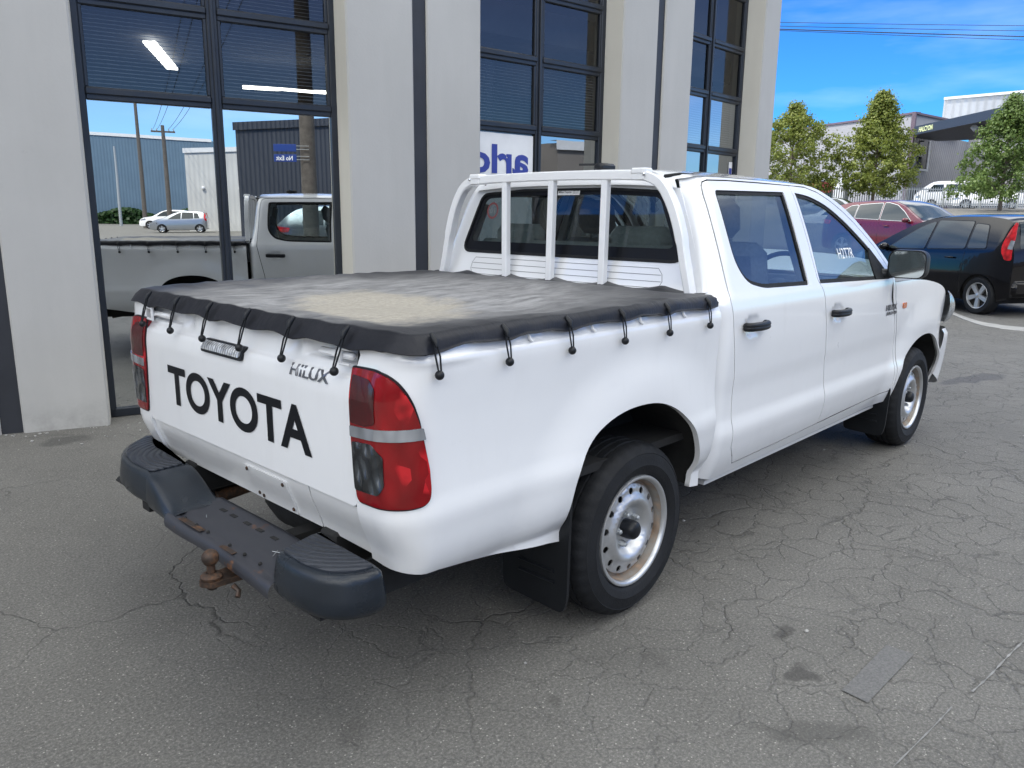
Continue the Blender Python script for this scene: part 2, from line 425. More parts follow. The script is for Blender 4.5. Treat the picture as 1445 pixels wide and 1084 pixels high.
def rusty(name, col, rust=(.17, .075, .03), lo=.5, hi=.62, rough=.55, metal=.3, scale=7):
    t = NT(name); v = t.pos(obj=True); n = t.noise(v, scale, 8, .68)
    k = t.ramp(n, [(lo, 0.0), (hi, 1.0)])
    rc = t.ramp(t.noise(v, scale*4, 5), [(.3, tuple(x*.45 for x in rust)), (.7, tuple(min(1, x*1.5) for x in rust))])
    MAT[name] = t.done(t.bsdf(t.mix(k, col, rc), t.ramp(k, [(0, rough), (1, .9)]), t.ramp(k, [(0, metal), (1, 0.0)]), normal=t.bump(n, .2, .004)))
rusty('steel_plate', (.048, .050, .060), lo=.60, hi=.68, rough=.45, metal=.4, scale=9)
rusty('tow_rust', (.045, .034, .028), (.085, .040, .018), .42, .66, .45, .55, 22)
rusty('barrel_rust', (.30, .28, .25), (.22, .15, .10), .42, .62, .55, .5, 12)

def lens(name, col, rough=.12, bsc=40, metal=.0, stripes=0):
    t = NT(name); v = t.pos(obj=True)
    vo = t.n('ShaderNodeTexVoronoi'); vo.inputs['Scale'].default_value = bsc; t.l(v, vo.inputs['Vector'])
    c = t.ramp(vo.outputs['Color'], [(.15, tuple(x*.45 for x in col)), (.55, col), (.9, tuple(min(1, x*1.7+.0) for x in col))])
    nm = t.bump(vo.outputs['Distance'], .55, .012)
    p = t.bsdf(c, rough+.1, metal, 1.0, .6, nm, coat_rough=.02)
    MAT[name] = t.done(p)
def lens2(name, col, sc=(3, 3, 3), amt=.35, rough=.08, bump=.10, metal=0.0, ribs=0, glints=False):
    t = NT(name); v = t.pos(sc, obj=True)
    vo = t.n('ShaderNodeTexVoronoi', feature='SMOOTH_F1'); vo.inputs['Scale'].default_value = 4; vo.inputs['Smoothness'].default_value = .35; t.l(v, vo.inputs['Vector'])
    c = t.ramp(vo.outputs['Distance'], [(.05, tuple(min(1, x*(1+amt)) for x in col)), (.45, col), (.8, tuple(x*(1-amt) for x in col))])
    nm = t.bump(vo.outputs['Distance'], bump, .05)
    if glints:
        sv = t.n('ShaderNodeTexVoronoi'); sv.inputs['Scale'].default_value = 26; t.l(t.pos((1, 1, .55), obj=True, rot=(.5, .3, .2)), sv.inputs['Vector'])
        ss = t.n('ShaderNodeSeparateColor'); t.l(sv.outputs['Color'], ss.inputs[0])
        k = t.math('MULTIPLY', t.ramp(ss.outputs[0], [(.55, 0.0), (.60, 1.0)]), t.ramp(t.noise(t.pos(obj=True), 7, 3), [(.52, 0.0), (.60, .85)]))
        c = t.mix(k, c, tuple(min(1, x*2.6+.01) for x in col)); nm = t.bump(ss.outputs[1], .35, .01, nm)  # bright facet glints put into the lens colour
    if ribs:
        wv = t.n('ShaderNodeTexWave', wave_type='BANDS', bands_direction='Y'); wv.inputs['Scale'].default_value = ribs; t.l(t.pos(obj=True), wv.inputs['Vector']); nm = t.bump(wv.outputs[0], .5, .004, nm)
        c = t.mix(1.0, c, t.ramp(wv.outputs[0], [(0, .65), (1, 1.15)]), 'MULTIPLY')
    p = t.bsdf(c, .20, metal, .55, .25, nm, coat_rough=.015)
    MAT[name] = t.done(p)
lens2('red_lens', (.21, .0012, .004), (6, 6, 3), .25, bump=.12, glints=True)
lens2('dark_red_lens', (.055, .0008, .003), (6, 6, 6), .3, bump=.02)
lens2('clear_lens', (.33, .35, .38), (6, 6, 2), .35, bump=.12, metal=.55)
lens2('led_lens', (.50, .52, .54), (12, 12, 12), .4, bump=.2, metal=.3, ribs=22)
lens2('smoke_lens', (.05, .056, .062), (7, 7, 4), .9, bump=.8, metal=.4)
lens2('headlight_lens', (.42, .44, .45), (6, 6, 6), .3, bump=.1, metal=.6)
lens2('far_red_lens', (.50, .01, .015), (4, 4, 3), .5, bump=.15)
simple('badge_metal', (.16, .165, .18), .3, .7, var=.3, nscale=60)

def cargo_cover():
    t = NT('cargo_cover'); v = t.pos(obj=True)
    warp = t.noise(v, 3.0, 5, .6, 'Color')
    vv = t.n('ShaderNodeVectorMath', operation='ADD'); t.l(v, vv.inputs[0])
    ws = t.n('ShaderNodeVectorMath', operation='SCALE'); t.l(warp, ws.inputs[0]); ws.inputs['Scale'].default_value = .35; t.l(ws.outputs[0], vv.inputs[1])
    def blob(cx, cy, ang, sx, sy, r0, r1):
        m = t.n('ShaderNodeMapping', vector_type='TEXTURE'); m.inputs['Location'].default_value = (cx+.17, cy+.17, 0); m.inputs['Rotation'].default_value = (0, 0, R_(ang)); m.inputs['Scale'].default_value = (sx, sy, 1000)
        t.l(vv.outputs[0], m.inputs[0])
        ln = t.n('ShaderNodeVectorMath', operation='LENGTH'); t.l(m.outputs[0], ln.inputs[0])
        return t.ramp(ln.outputs['Value'], [(r0, 1.0), (r1, 0.0)])
    sand = t.math('SUBTRACT', t.math('MULTIPLY', blob(-.64, -.22, -24, .50, .82, .40, .74), 1.8), t.ramp(t.noise(v, 13, 7, .7), [(.3, .0), (.75, 1.1)]), True)
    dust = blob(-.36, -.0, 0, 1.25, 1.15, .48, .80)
    streaks = t.noise(t.pos((2.2, 7, 1), obj=True, rot=(0, 0, R_(12))), 3.2, 9, .72)
    grain = t.noise(v, 90, 5, .7)
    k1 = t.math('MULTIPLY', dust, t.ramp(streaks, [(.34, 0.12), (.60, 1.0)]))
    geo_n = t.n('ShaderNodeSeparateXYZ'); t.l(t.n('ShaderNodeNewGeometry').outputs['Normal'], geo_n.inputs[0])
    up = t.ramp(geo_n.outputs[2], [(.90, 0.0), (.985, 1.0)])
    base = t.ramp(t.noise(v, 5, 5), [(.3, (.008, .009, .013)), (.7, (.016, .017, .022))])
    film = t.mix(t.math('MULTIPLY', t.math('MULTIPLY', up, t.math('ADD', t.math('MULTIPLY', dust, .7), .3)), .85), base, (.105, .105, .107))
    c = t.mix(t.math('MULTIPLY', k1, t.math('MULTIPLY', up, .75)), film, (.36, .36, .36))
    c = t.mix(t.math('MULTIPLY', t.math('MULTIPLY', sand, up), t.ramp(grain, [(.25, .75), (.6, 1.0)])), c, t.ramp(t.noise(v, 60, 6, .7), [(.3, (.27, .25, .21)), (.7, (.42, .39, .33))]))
    rg = t.mix(t.math('MAXIMUM', k1, sand), .48, .9)
    wr = t.noise(t.pos((3, 1, 1), obj=True), 6, 4, .6)
    nm = t.bump(wr, .25, .02); nm = t.bump(t.noise(v, 420, 2), .12, .002, nm)
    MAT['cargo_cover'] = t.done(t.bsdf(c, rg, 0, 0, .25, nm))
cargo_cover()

def asphalt():
    t = NT('asphalt'); v = t.pos()
    # cracks: warped cell edges, only where the old surface has crazed
    wn = t.noise(v, 2.3, 4, .6, 'Color'); wsub = t.n('ShaderNodeVectorMath', operation='SUBTRACT'); t.l(wn, wsub.inputs[0]); wsub.inputs[1].default_value = (.5, .5, .5)
    ws = t.n('ShaderNodeVectorMath', operation='SCALE'); t.l(wsub.outputs[0], ws.inputs[0]); ws.inputs['Scale'].default_value = .42
    wn2 = t.noise(v, 17, 3, .6, 'Color'); ws2 = t.n('ShaderNodeVectorMath', operation='SCALE'); t.l(wn2, ws2.inputs[0]); ws2.inputs['Scale'].default_value = .045
    va = t.n('ShaderNodeVectorMath', operation='ADD'); t.l(v, va.inputs[0]); t.l(ws.outputs[0], va.inputs[1])
    vb = t.n('ShaderNodeVectorMath', operation='ADD'); t.l(va.outputs[0], vb.inputs[0]); t.l(ws2.outputs[0], vb.inputs[1])
    flat = t.n('ShaderNodeMapping'); t.l(vb.outputs[0], flat.inputs[0]); flat.inputs['Scale'].default_value = (1, 1, 0)
    def vor(scale, width):
        vo = t.n('ShaderNodeTexVoronoi', feature='DISTANCE_TO_EDGE'); vo.inputs['Scale'].default_value = scale; t.l(flat.outputs[0], vo.inputs['Vector'])
        return t.ramp(vo.outputs['Distance'], [(0.0, 1.0), (width*scale, 0.0)]), vo
    c1, _ = vor(5.2, .0052); c2, _ = vor(1.15, .0085); c3, _ = vor(8.5, .0050)
    big = t.noise(v, .55, 3, .55)
    sp = t.n('ShaderNodeSeparateXYZ'); t.l(v, sp.inputs[0])
    side = t.ramp(t.math('ADD', t.math('MULTIPLY', sp.outputs[0], .11), .46), [(.28, .12), (.56, 1.0)])     # crazing is worst beyond the rear wheel
    m1 = t.math('MULTIPLY', side, t.ramp(big, [(.30, .35), (.50, 1.0)]))
    thin = t.ramp(t.noise(v, 5.5, 3), [(.32, .25), (.55, 1.0)])
    fine = t.math('MULTIPLY', t.math('MULTIPLY', c3, m1), t.ramp(t.noise(v, 1.7, 3), [(.52, 0.0), (.64, .55)]))
    cr = t.math('MAXIMUM', t.math('MULTIPLY', t.math('MULTIPLY', c1, m1), thin), t.math('MULTIPLY', c2, t.ramp(t.noise(v, .9, 3), [(.46, 0.0), (.56, 1.0)])))
    cr = t.math('MAXIMUM', cr, fine)
    # aggregate
    g1 = t.noise(v, 105, 5, .8); g2 = t.noise(v, 38, 5, .7); g3 = t.noise(v, 2.2, 5, .6); g4 = t.noise(v, .5, 4, .6)
    base = t.ramp(g1, [(.32, (.030, .030, .029)), (.5, (.110, .110, .107)), (.66, (.250, .250, .241))])
    base = t.mix(.38, base, t.ramp(g2, [(.3, (.085, .085, .082)), (.7, (.135, .135, .130))]))
    base = t.mix(1.0, base, t.ramp(g3, [(.25, .86), (.75, 1.12)]), 'MULTIPLY')
    base = t.mix(1.0, base, t.ramp(g4, [(.3, .88), (.7, 1.10)]), 'MULTIPLY')
    chips = t.n('ShaderNodeTexVoronoi'); chips.inputs['Scale'].default_value = 110; chips.inputs['Randomness'].default_value = 1; t.l(v, chips.inputs['Vector'])
    ck = t.math('MULTIPLY', t.ramp(chips.outputs['Distance'], [(.16, 1.0), (.24, 0.0)]), t.ramp(t.n('ShaderNodeSeparateColor').outputs[0], [(.0, 1.0), (1, 1.0)]))
    sc = t.n('ShaderNodeSeparateColor'); t.l(chips.outputs['Color'], sc.inputs[0])
    sz2 = t.math('MULTIPLY_ADD', sc.outputs[1], -.30); t.t.nodes[-1].inputs[2].default_value = .0
    ck = t.math('MULTIPLY', t.ramp(t.math('ADD', chips.outputs['Distance'], t.math('MULTIPLY', sc.outputs[1], .30)), [(.26, 1.0), (.40, 0.0)]), t.ramp(sc.outputs[0], [(.60, 0.0), (.90, 1.0)]))
    base = t.mix(t.math('MULTIPLY', ck, .8), base, (.36, .36, .34))
    # oil drips
    ov = t.n('ShaderNodeTexVoronoi'); ov.inputs['Scale'].default_value = 1.9; ovm = t.n('ShaderNodeMapping'); ovm.inputs['Scale'].default_value = (1, 1, 0); t.l(vb.outputs[0], ovm.inputs[0]); t.l(ovm.outputs[0], ov.inputs['Vector'])
    osc = t.n('ShaderNodeSeparateColor'); t.l(ov.outputs['Color'], osc.inputs[0])
    ok = t.math('MULTIPLY', t.ramp(ov.outputs['Distance'], [(.07, 1.0), (.13, 0.0)]), t.ramp(osc.outputs[1], [(.66, 0.0), (.70, 1.0)]))
    base = t.mix(t.math('MULTIPLY', ok, .28), base, (.035, .034, .033))
    def spot(cx, cy, sx, sy, ang, col, k, r0=.6, r1=1.0):
        nonlocal base
        m = t.n('ShaderNodeMapping', vector_type='TEXTURE'); m.inputs['Location'].default_value = (cx, cy, 0); m.inputs['Rotation'].default_value = (0, 0, R_(ang)); m.inputs['Scale'].default_value = (sx, sy, 1000)
        t.l(vb.outputs[0], m.inputs[0]); ln = t.n('ShaderNodeVectorMath', operation='LENGTH'); t.l(m.outputs[0], ln.inputs[0])
        base = t.mix(t.math('MULTIPLY', t.ramp(ln.outputs['Value'], [(r0, 1.0), (r1, 0.0)]), k), base, col)
    for a in SPOTS: spot(*a)
    base = t.mix(1.0, base, (1.12, 1.085, 1.025), 'MULTIPLY')
    base = t.mix(t.math('MULTIPLY', cr, .50), base, (.022, .021, .020))
    h = t.math('SUBTRACT', t.math('MULTIPLY', t.math('ADD', g1, t.math('MULTIPLY', g2, .6)), .5), t.math('MULTIPLY', cr, 1.6))
    rg = t.ramp(g2, [(.3, .62), (.7, .88)])
    MAT['asphalt'] = t.done(t.bsdf(base, rg, 0, 0, .45, t.bump(h, .55, .006)))
SPOTS = [(-.72, 3.02, .16, .09, -15, (.04, .04, .04), .6), (-.62, -1.02, .07, .03, 40, (.05, .05, .048), .5),
         (-.18, -1.62, .20, .055, -50, (.05, .05, .048), .5), (.10, -1.45, .06, .035, -40, (.035, .034, .033), .7), (.25, -1.30, .05, .03, 0, (.035, .034, .033), .6),
         (-.62, -1.62, .10, .12, 20, (.04, .04, .04), .5), (-.40, -1.86, .14, .06, -50, (.055, .055, .055), .55), (-.95, -1.35, .12, .05, 10, (.06, .06, .058), .4), (5.86, -.52, .55, .13, -22, (.055, .055, .062), .75, .75, .95)]
asphalt()
simple('tar_patch', (.128, .127, .124), .7, var=.30, nscale=140, bump=.4, bscale=160, obj=False)
simple('scuff', (.22, .22, .215), .8, var=.35, nscale=30, bump=.3, bscale=160, obj=False)

def stucco(name, col):
    t = NT(name); v = t.pos(); a = t.noise(v, 1.1, 6, .6); b = t.noise(t.pos((1, 1, .12)), 5, 5, .6); c = t.noise(v, 14, 5, .7)
    k = t.mix(1.0, t.ramp(a, [(.3, tuple(x*.95 for x in col)), (.7, tuple(x*1.04 for x in col))]), t.ramp(b, [(.3, .955), (.7, 1.02)]), 'MULTIPLY')
    st = t.ramp(t.noise(v, 6.5, 7, .78), [(.66, 0.0), (.78, 1.0)])
    k = t.mix(t.math('MULTIPLY', st, .28), k, tuple(x*.5 for x in col))
    sp = t.n('ShaderNodeSeparateXYZ'); t.l(v, sp.inputs[0])
    gr = t.math('MULTIPLY', t.ramp(sp.outputs[2], [(.0, 1.0), (.22, 0.0)]), t.ramp(c, [(.35, .0), (.7, .7)]))
    k = t.mix(gr, k, tuple(x*.62 for x in col))
    MAT[name] = t.done(t.bsdf(k, .85, 0, 0, .3, t.bump(t.noise(v, 60, 4), .18, .006)))
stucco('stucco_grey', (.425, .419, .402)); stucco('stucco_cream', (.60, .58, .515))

def glass(name, refl=.1, tint=(.5, .55, .55), warp=0.0, gcol=(1, 1, 1), fres=1.0, rough=0.0, wscale=1.2):
    """thin pane: clear/tinted see-through plus a mirror reflection"""
    t = NT(name)
    lw = t.n('ShaderNodeFresnel'); lw.inputs['IOR'].default_value = 1.5
    f = t.math('ADD', t.math('MULTIPLY', lw.outputs[0], fres*(1-refl)), refl, True)
    tr = t.n('ShaderNodeBsdfTransparent'); tr.inputs[0].default_value = tuple(tint)+(1,)
    gl = t.n('ShaderNodeBsdfGlossy'); gl.inputs['Color'].default_value = tuple(gcol)+(1,); gl.inputs['Roughness'].default_value = rough
    if warp > 0:
        nm = t.bump(t.noise(t.pos(), wscale, 2, .4), warp, .05); t.l(nm, gl.inputs['Normal'])
    m = t.n('ShaderNodeMixShader'); t.l(f, m.inputs[0]); t.l(tr.outputs[0], m.inputs[1]); t.l(gl.outputs[0], m.inputs[2])
    MAT[name] = t.done(m)
glass('cab_glass', .075, (.70, .79, .82), gcol=(.95, 1, 1), fres=.7)
glass('rear_glass', .015, (.60, .68, .67), fres=.7)
glass('mirror_film_glass', .74, (.16, .18, .20), .030, (.84, .865, .86), 1.0, wscale=.55)
glass('window_glass', .10, (.60, .64, .68), .02, (.50, .49, .47), .9, wscale=.55)
glass('shop_glass', .05, (.85, .88, .88), 0, (.7, .75, .8), 1.0)
glass('dim_glass', .42, (.32, .35, .38), .04, (.80, .84, .88), 1.0)
t_ = NT('dark_glass'); MAT['dark_glass'] = t_.done(t_.bsdf((.016, .024, .026), .03, 0, .5, .4))
def emit(name, col, st):
    t = NT(name); e = t.n('ShaderNodeEmission'); e.inputs[0].default_value = tuple(col)+(1,); e.inputs[1].default_value = st; MAT[name] = t.done(e)
emit('lamp_tube', (1, .93, .80), 6.0)
def leaf(name, c1, c2, c3):
    t = NT(name); oi = t.n('ShaderNodeObjectInfo'); v = t.pos(obj=False)
    n = t.noise(v, .9, 3); n2 = t.noise(v, 7, 2)
    c = t.ramp(n2, [(.3, c1), (.55, c2), (.75, c3)]); c = t.mix(t.ramp(n, [(.4, 0.0), (.65, .6)]), c, c2)
    p = t.bsdf(c, .5, 0, 0, .35)
    tl = t.n('ShaderNodeBsdfTranslucent'); t.l(c, tl.inputs[0])
    m = t.n('ShaderNodeMixShader'); m.inputs[0].default_value = .35; t.l(p.outputs[0], m.inputs[1]); t.l(tl.outputs[0], m.inputs[2])
    MAT[name] = t.done(m)
leaf('leaf_yellow', (.09, .13, .022), (.18, .215, .04), (.32, .31, .08))
leaf('leaf_green', (.06, .11, .025), (.11, .17, .04), (.19, .23, .07))
leaf('leaf_hedge', (.02, .05, .015), (.03, .07, .02), (.05, .09, .03))
def corrugated(name, col, pitch=.2, strength=.8, axis='X', rough=.45):
    t = NT(name); v = t.pos(obj=True)
    wv = t.n('ShaderNodeTexWave', wave_type='BANDS', bands_direction=axis); wv.inputs['Scale'].default_value = .314/pitch; t.l(v, wv.inputs['Vector'])
    n = t.noise(v, .6, 5); c = t.ramp(n, [(.3, tuple(x*.93 for x in col)), (.7, tuple(min(1, x*1.06) for x in col))])
    MAT[name] = t.done(t.bsdf(c, rough, .1, 0, .5, t.bump(wv.outputs[0], strength, pitch*.18)))
def interp(tab, x):
    """smooth (monotone cubic) interpolation through a table of (x, y)"""
    n = len(tab)
    if x <= tab[0][0]: return tab[0][1]
    if x >= tab[-1][0]: return tab[-1][1]
    for i in range(n - 1):
        if x <= tab[i + 1][0]: break
    h = tab[i+1][0] - tab[i][0]
    d = (tab[i+1][1] - tab[i][1]) / h
    def slope(k):
        if k <= 0: return (tab[1][1]-tab[0][1])/(tab[1][0]-tab[0][0])
        if k >= n-1: return (tab[-1][1]-tab[-2][1])/(tab[-1][0]-tab[-2][0])
        a = (tab[k][1]-tab[k-1][1])/(tab[k][0]-tab[k-1][0]); b = (tab[k+1][1]-tab[k][1])/(tab[k+1][0]-tab[k][0])
        if a*b <= 0: return 0.0
        return 2*a*b/(a+b)
    m0, m1 = slope(i)*h, slope(i+1)*h
    t = (x - tab[i][0]) / h
    return ((2*t**3-3*t**2+1)*tab[i][1] + (t**3-2*t**2+t)*m0 + (-2*t**3+3*t**2)*tab[i+1][1] + (t**3-t**2)*m1)
def sm(a, b, x):
    t = max(0.0, min(1.0, (x-a)/(b-a))); return t*t*(3-2*t)
W_CAB = [(0.30,.78),(0.38,.815),(0.44,.838),(0.50,.853),(0.565,.862),(0.64,.852),(0.72,.853),(0.82,.862),(0.95,.867),(1.06,.866),(1.115,.858),(1.145,.845),(1.30,.787),(1.45,.725),(1.56,.672),(1.60,.645),(1.66,.60)]
def w_cab(x, z):
    w = interp(W_CAB, z)
    # front wing flare
    r = math.hypot(x-3.085, z-0.33)
    if z < 1.1: w += 0.020*sm(0.66, 0.42, r)
    if x > 3.3: w -= 0.28*((x-3.3)/0.65)**2.6
    return w
W_BED = [(0.44,.80),(0.50,.838),(0.55,.855),(0.60,.864),(0.66,.872),(0.72,.866),(0.80,.864),(0.90,.866),(1.00,.872),(1.06,.876),(1.078,.874),(1.095,.862),(1.12,.856),(1.15,.85)]
def w_bed(x, z):
    w = interp(W_BED, z)
    r = math.hypot(x+0.03, z-0.36)
    w += 0.022*sm(0.68, 0.46, r)*sm(1.1, .9, z)
    w += 0.012*sm(-.75,-.95,x)*sm(1.05,1.09,z)
    return w
XR = -1.085; RC = 0.115
def rear_off(z):     # the tail leans in a little below the lamps
    return 0.045*sm(0.66, 0.50, z) + 0.020*sm(.95, 1.1, z)
def bed_map(a, z, off=0.0, s=-1):
    """bed side wrapped round the rear corner: a = x on the side, carries on round the corner and across the tail"""
    xc = XR + RC
    if a >= xc:
        X, Y, nx, ny = a, w_bed(a, z), 0.0, 1.0
    else:
        w = w_bed(xc, z); L = RC*math.pi/2
        if a >= xc - L:
            th = (xc-a)/RC
            X, Y = xc-RC*math.sin(th), w-RC*(1-math.cos(th))
        else:
            th = math.pi/2
            X, Y = xc-RC, w-RC-(xc-L-a)
        X += rear_off(z)*math.sin(th); nx, ny = -math.sin(th), math.cos(th)
    return (X+nx*off, s*(Y+ny*off), z)
def cab_rear_x(z): return interp([(0.4,.492),(1.10,.492),(1.15,.515),(1.26,.54),(1.56,.587),(1.62,.62)], z)
RCAB = 0.085
def cab_map(a, z, off=0.0, s=-1):
    xr = cab_rear_x(z); xc = xr+RCAB
    a = a  # a measured as x on the flat side
    if a >= xc: X, Y, nx, ny = a, w_cab(a, z), 0.0, 1.0
    else:
        w = w_cab(xc, z); th = min(math.pi/2, (xc-a)/RCAB)
        X, Y = xc-RCAB*math.sin(th), w-RCAB*(1-math.cos(th)); nx, ny = -math.sin(th), math.cos(th)
    return (X+nx*off, s*(Y+ny*off), z)
def tail_map(y, z, off=0.0, s=1):
    return (XR+rear_off(z)+0.0*y*y-off, y, z)

# ------------------------------------------------------------------ the pickup: surfaces in its own frame (x forward, rear axle at x = 0)
TRUCK = empty('pickup_truck')
tag(TRUCK, 'white double cab pickup truck with a black bed cover, parked beside the grey building', 'pickup truck')
def roundrect(x0, x1, z0, z1, r, n=4): return rpoly([(x0, z0), (x1, z0), (x1, z1), (x0, z1)], r, n)
T = TRUCK
ARCH_R = [(-.405,.40),(-.415,.50),(-.412,.58),(-.395,.655),(-.35,.72),(-.29,.765),(-.20,.797),(-.10,.810),(.01,.806),(.10,.786),(.185,.748),(.26,.695),(.315,.635),(.36,.565),(.395,.49),(.406,.43),(.398,.385)]
B_SEAM = [(1.443,1.591),(1.434,1.435),(1.426,1.25),(1.430,1.16),(1.462,1.10),(1.505,.97),(1.545,.82),(1.578,.679),(1.598,.55),(1.603,.427)]
RD_REAR = [(.735,.412),(.668,.50),(.652,.62),(.638,.80),(.598,.99),(.575,1.106),(.590,1.243),(.608,1.418),(.620,1.528),(.631,1.562),(.648,1.578),(.680,1.586)]
FD_TOP = [(1.449,1.5915),(1.62,1.588),(1.74,1.567),(1.85,1.530),(1.97,1.478),(2.09,1.412),(2.27,1.292),(2.38,1.195),(2.42,1.135)]
FD_FRONT = [(2.42,1.10),(2.44,1.01),(2.51,.87),(2.56,.75),(2.59,.60),(2.60,.447)]
RWIN = rpoly([(.700,1.550),(1.350,1.560),(1.330,1.340),(1.325,1.140),(.88,1.150),(.745,1.178),(.684,1.26),(.685,1.38)], [.025,.012,0,.015,.05,.06,.06,.05], 4)
FWIN = spl([(1.470,1.560),(1.60,1.549),(1.70,1.529),(1.808,1.497),(1.934,1.440),(2.057,1.371),(2.187,1.29),(2.301,1.205),(2.375,1.140)], 3)+[(2.365,1.118),(1.448,1.140)]
DOOR_H = {'r': (.752, 1.008), 'f': (1.645, .991)}
def door_mp(a, z, off=0.0, s=-1):
    d = 0.0
    for hx, hz in DOOR_H.values():
        r = math.hypot((a-hx)/.062, (z-hz)/.050)
        if r < 1: d = -.013*(1-r*r)**.5 if r < 1 else 0
    if a > 2.05 and z < 1.08:     # shallow dent at the front of the front door
        d -= .010*math.exp(-((a-2.46)/.07)**2-((z-1.02)/.10)**2)
    return cab_map(a, z, off+d, s)
def bedtop(a): return 1.108
def rear_edge_a(z):      # surface coordinate where the tail opening starts
    wd = w_bed(XR+RC, z); return XR+RC-RC*PI/2-(wd-RC-.672)
for s in (-1, 1):
    # --- bed side, wrapped round the rear corner
    zz = [1.108, 1.05, .95, .85, .75, .66, .60, .55, .515]
    left = [(rear_edge_a(z), z) for z in zz]
    bottom = [(-1.20,.500),(-1.12,.492),(-1.03,.487),(-.93,.480),(-.82,.462),(-.70,.440),(-.58,.424),(-.46,.410)]
    out = left[::-1][:0]+left+bottom+spl(ARCH_R, 3)+[(.468,.374),(.472,.70),(.470,1.00),(.468,1.108)]
    bed = panel('bed_side', bed_map, out, (), MAT['white_paint'], T, sx=.03, sz=.018, thick=.022, s=s)
    # flange on top of the bed side
    m = MB(); n = 30
    m.grid(lambda u, v: bed_map(.468-(.468+1.22)*u, 1.108, -.05*v, s) if True else None, 60, 1); m.build('bed_rail', MAT['white_paint'], bed)
    for hx in (-.62, -.33, -.07, .20):          # little white tie hooks under the cover edge
        p = bed_map(hx, 1.100, .006, s); h = MB(); h.tube([(p[0], p[1], 1.115), (p[0], p[1]+s*.006, 1.098), (p[0]+.008, p[1]+s*.010, 1.090)], .0055, 8); h.build('tie_hook', MAT['white_paint'], bed, 40)
    # wheel housing and inner skin of the bed side
    m = MB(); P = [(x*1.05, .36+(z-.36)*1.03) for x, z in spl(ARCH_R, 2)]
    m.add([(x, s*(w_bed(x, z)-.030), z) for x, z in P]+[(x*1.02, s*.56, z+.02) for x, z in P], [(i, i+1, len(P)+i+1, len(P)+i) for i in range(len(P)-1)])
    m.add([(x, s*.56, z) for x, z in [(-.5,.40),(.46,.40),(.46,.86),(-.5,.86)]], [(0,1,2,3)])
    m.build('wheel_housing', MAT['dark_under'], T)
    # --- tail lamp
    lo = rpoly([(-1.250,1.045),(-1.198,1.047),(-1.153,1.047),(-1.108,1.037),(-1.079,1.021),(-1.054,.996),(-1.036,.967),(-1.021,.925),(-1.009,.867),(-.995,.798),(-.991,.739),(-.994,.712),(-1.011,.700),(-1.044,.694),(-1.10,.690),(-1.165,.687),(-1.218,.686),(-1.226,.80),(-1.238,.93)], [.004,.01]+[.012]*17, 3)
    def lmp(a, z, off=0.0, s=-1):
        e = min(1.0, max(0.0, (a+1.25)/.2)); return bed_map(a, z, off+.006+.010*math.sin(min(1, max(0, (z-.686)/.36))*PI)**.5*(.4+.6*e), s)
    lamp = panel('tail_light', lmp, lo, (), MAT['red_lens'], T, sx=.014, sz=.014, thick=.03, step=.012, s=s)
    panel('lamp_gasket', bed_map, [(x, z) for x, z in inset(lo, -.005)], (inset(lo, .002),), MAT['black_plastic'], lamp, sx=.02, sz=.02, thick=.004, step=.015, off=.003, s=s)
    panel('brake_lens', lmp, rpoly([(-1.240,1.030),(-1.168,1.026),(-1.137,1.003),(-1.128,.915),(-1.165,.902),(-1.232,.902)], .008, 3), (), MAT['dark_red_lens'], lamp, sx=.02, sz=.02, thick=.0, off=.0018, rim=False, s=s)
    panel('indicator_lens', lmp, rpoly([(-1.232,.894),(-1.012,.911),(-1.006,.880),(-1.230,.865)], .003, 2), (), MAT['clear_lens'], lamp, sx=.02, sz=.01, thick=.003, off=.004, s=s)
    panel('reversing_lens', lmp, rpoly([(-1.224,.852),(-1.142,.860),(-1.105,.830),(-1.105,.752),(-1.124,.724),(-1.220,.719)], .008, 3), (), MAT['smoke_lens'], lamp, sx=.02, sz=.02, thick=.003, off=.003, s=s)
    # --- cab side with door openings
    rear = [(cab_rear_x(z)-.0485, z) for z in (.40,.60,.80,1.0,1.10,1.15,1.26,1.40,1.50,1.56,1.60)]
    doorr = RD_REAR[::1]+[(.85,1.5905),(1.15,1.5915)]+B_SEAM+[(1.40,.422),(1.1,.416)]
    frontd = FD_TOP+FD_FRONT+[(2.2,.440),(1.9,.436),(1.609,.428)]+[(x+.0075, z) for x, z in B_SEAM[::-1][1:-1]]
    rd = [(x, z) for x, z in doorr]; fd = frontd
    opening = RD_REAR+[(.85,1.5905),(1.15,1.5915)]+FD_TOP[1:]+FD_FRONT+[(2.2,.440),(1.6,.427),(1.1,.416)]
    sil = spl([(1.62,1.603),(1.74,1.590),(1.86,1.556),(1.99,1.506),(2.11,1.441),(2.29,1.315),(2.42,1.207),(2.455,1.13)], 3)
    outc = rear+[(.8,1.604),(1.2,1.605)]+sil+[(2.455,1.10),(2.475,1.01),(2.54,.87),(2.592,.75),(2.622,.60),(2.632,.447),(2.63,.375),(2.0,.375),(1.2,.372),(.60,.366)]
    panel('cab_side', cab_map, outc, (inset(opening, -.0055),), MAT['white_paint'], T, sx=.04, sz=.02, thick=.004, s=s)
    panel('door_gap_shade', cab_map, inset(opening, -.018), (inset(opening, .020),), MAT['dark_under'], T, sx=.05, sz=.05, thick=0, rim=False, off=-.009, s=s)  # dark backing sheet stands in for the shade in the door gaps
    bs_ = [(x+.003, z) for x, z in B_SEAM]; panel('door_gap_shade', cab_map, [(x-.02, z) for x, z in bs_]+[(x+.02, z) for x, z in bs_[::-1]], (), MAT['dark_under'], T, sx=.05, sz=.05, thick=0, rim=False, off=-.009, s=s)
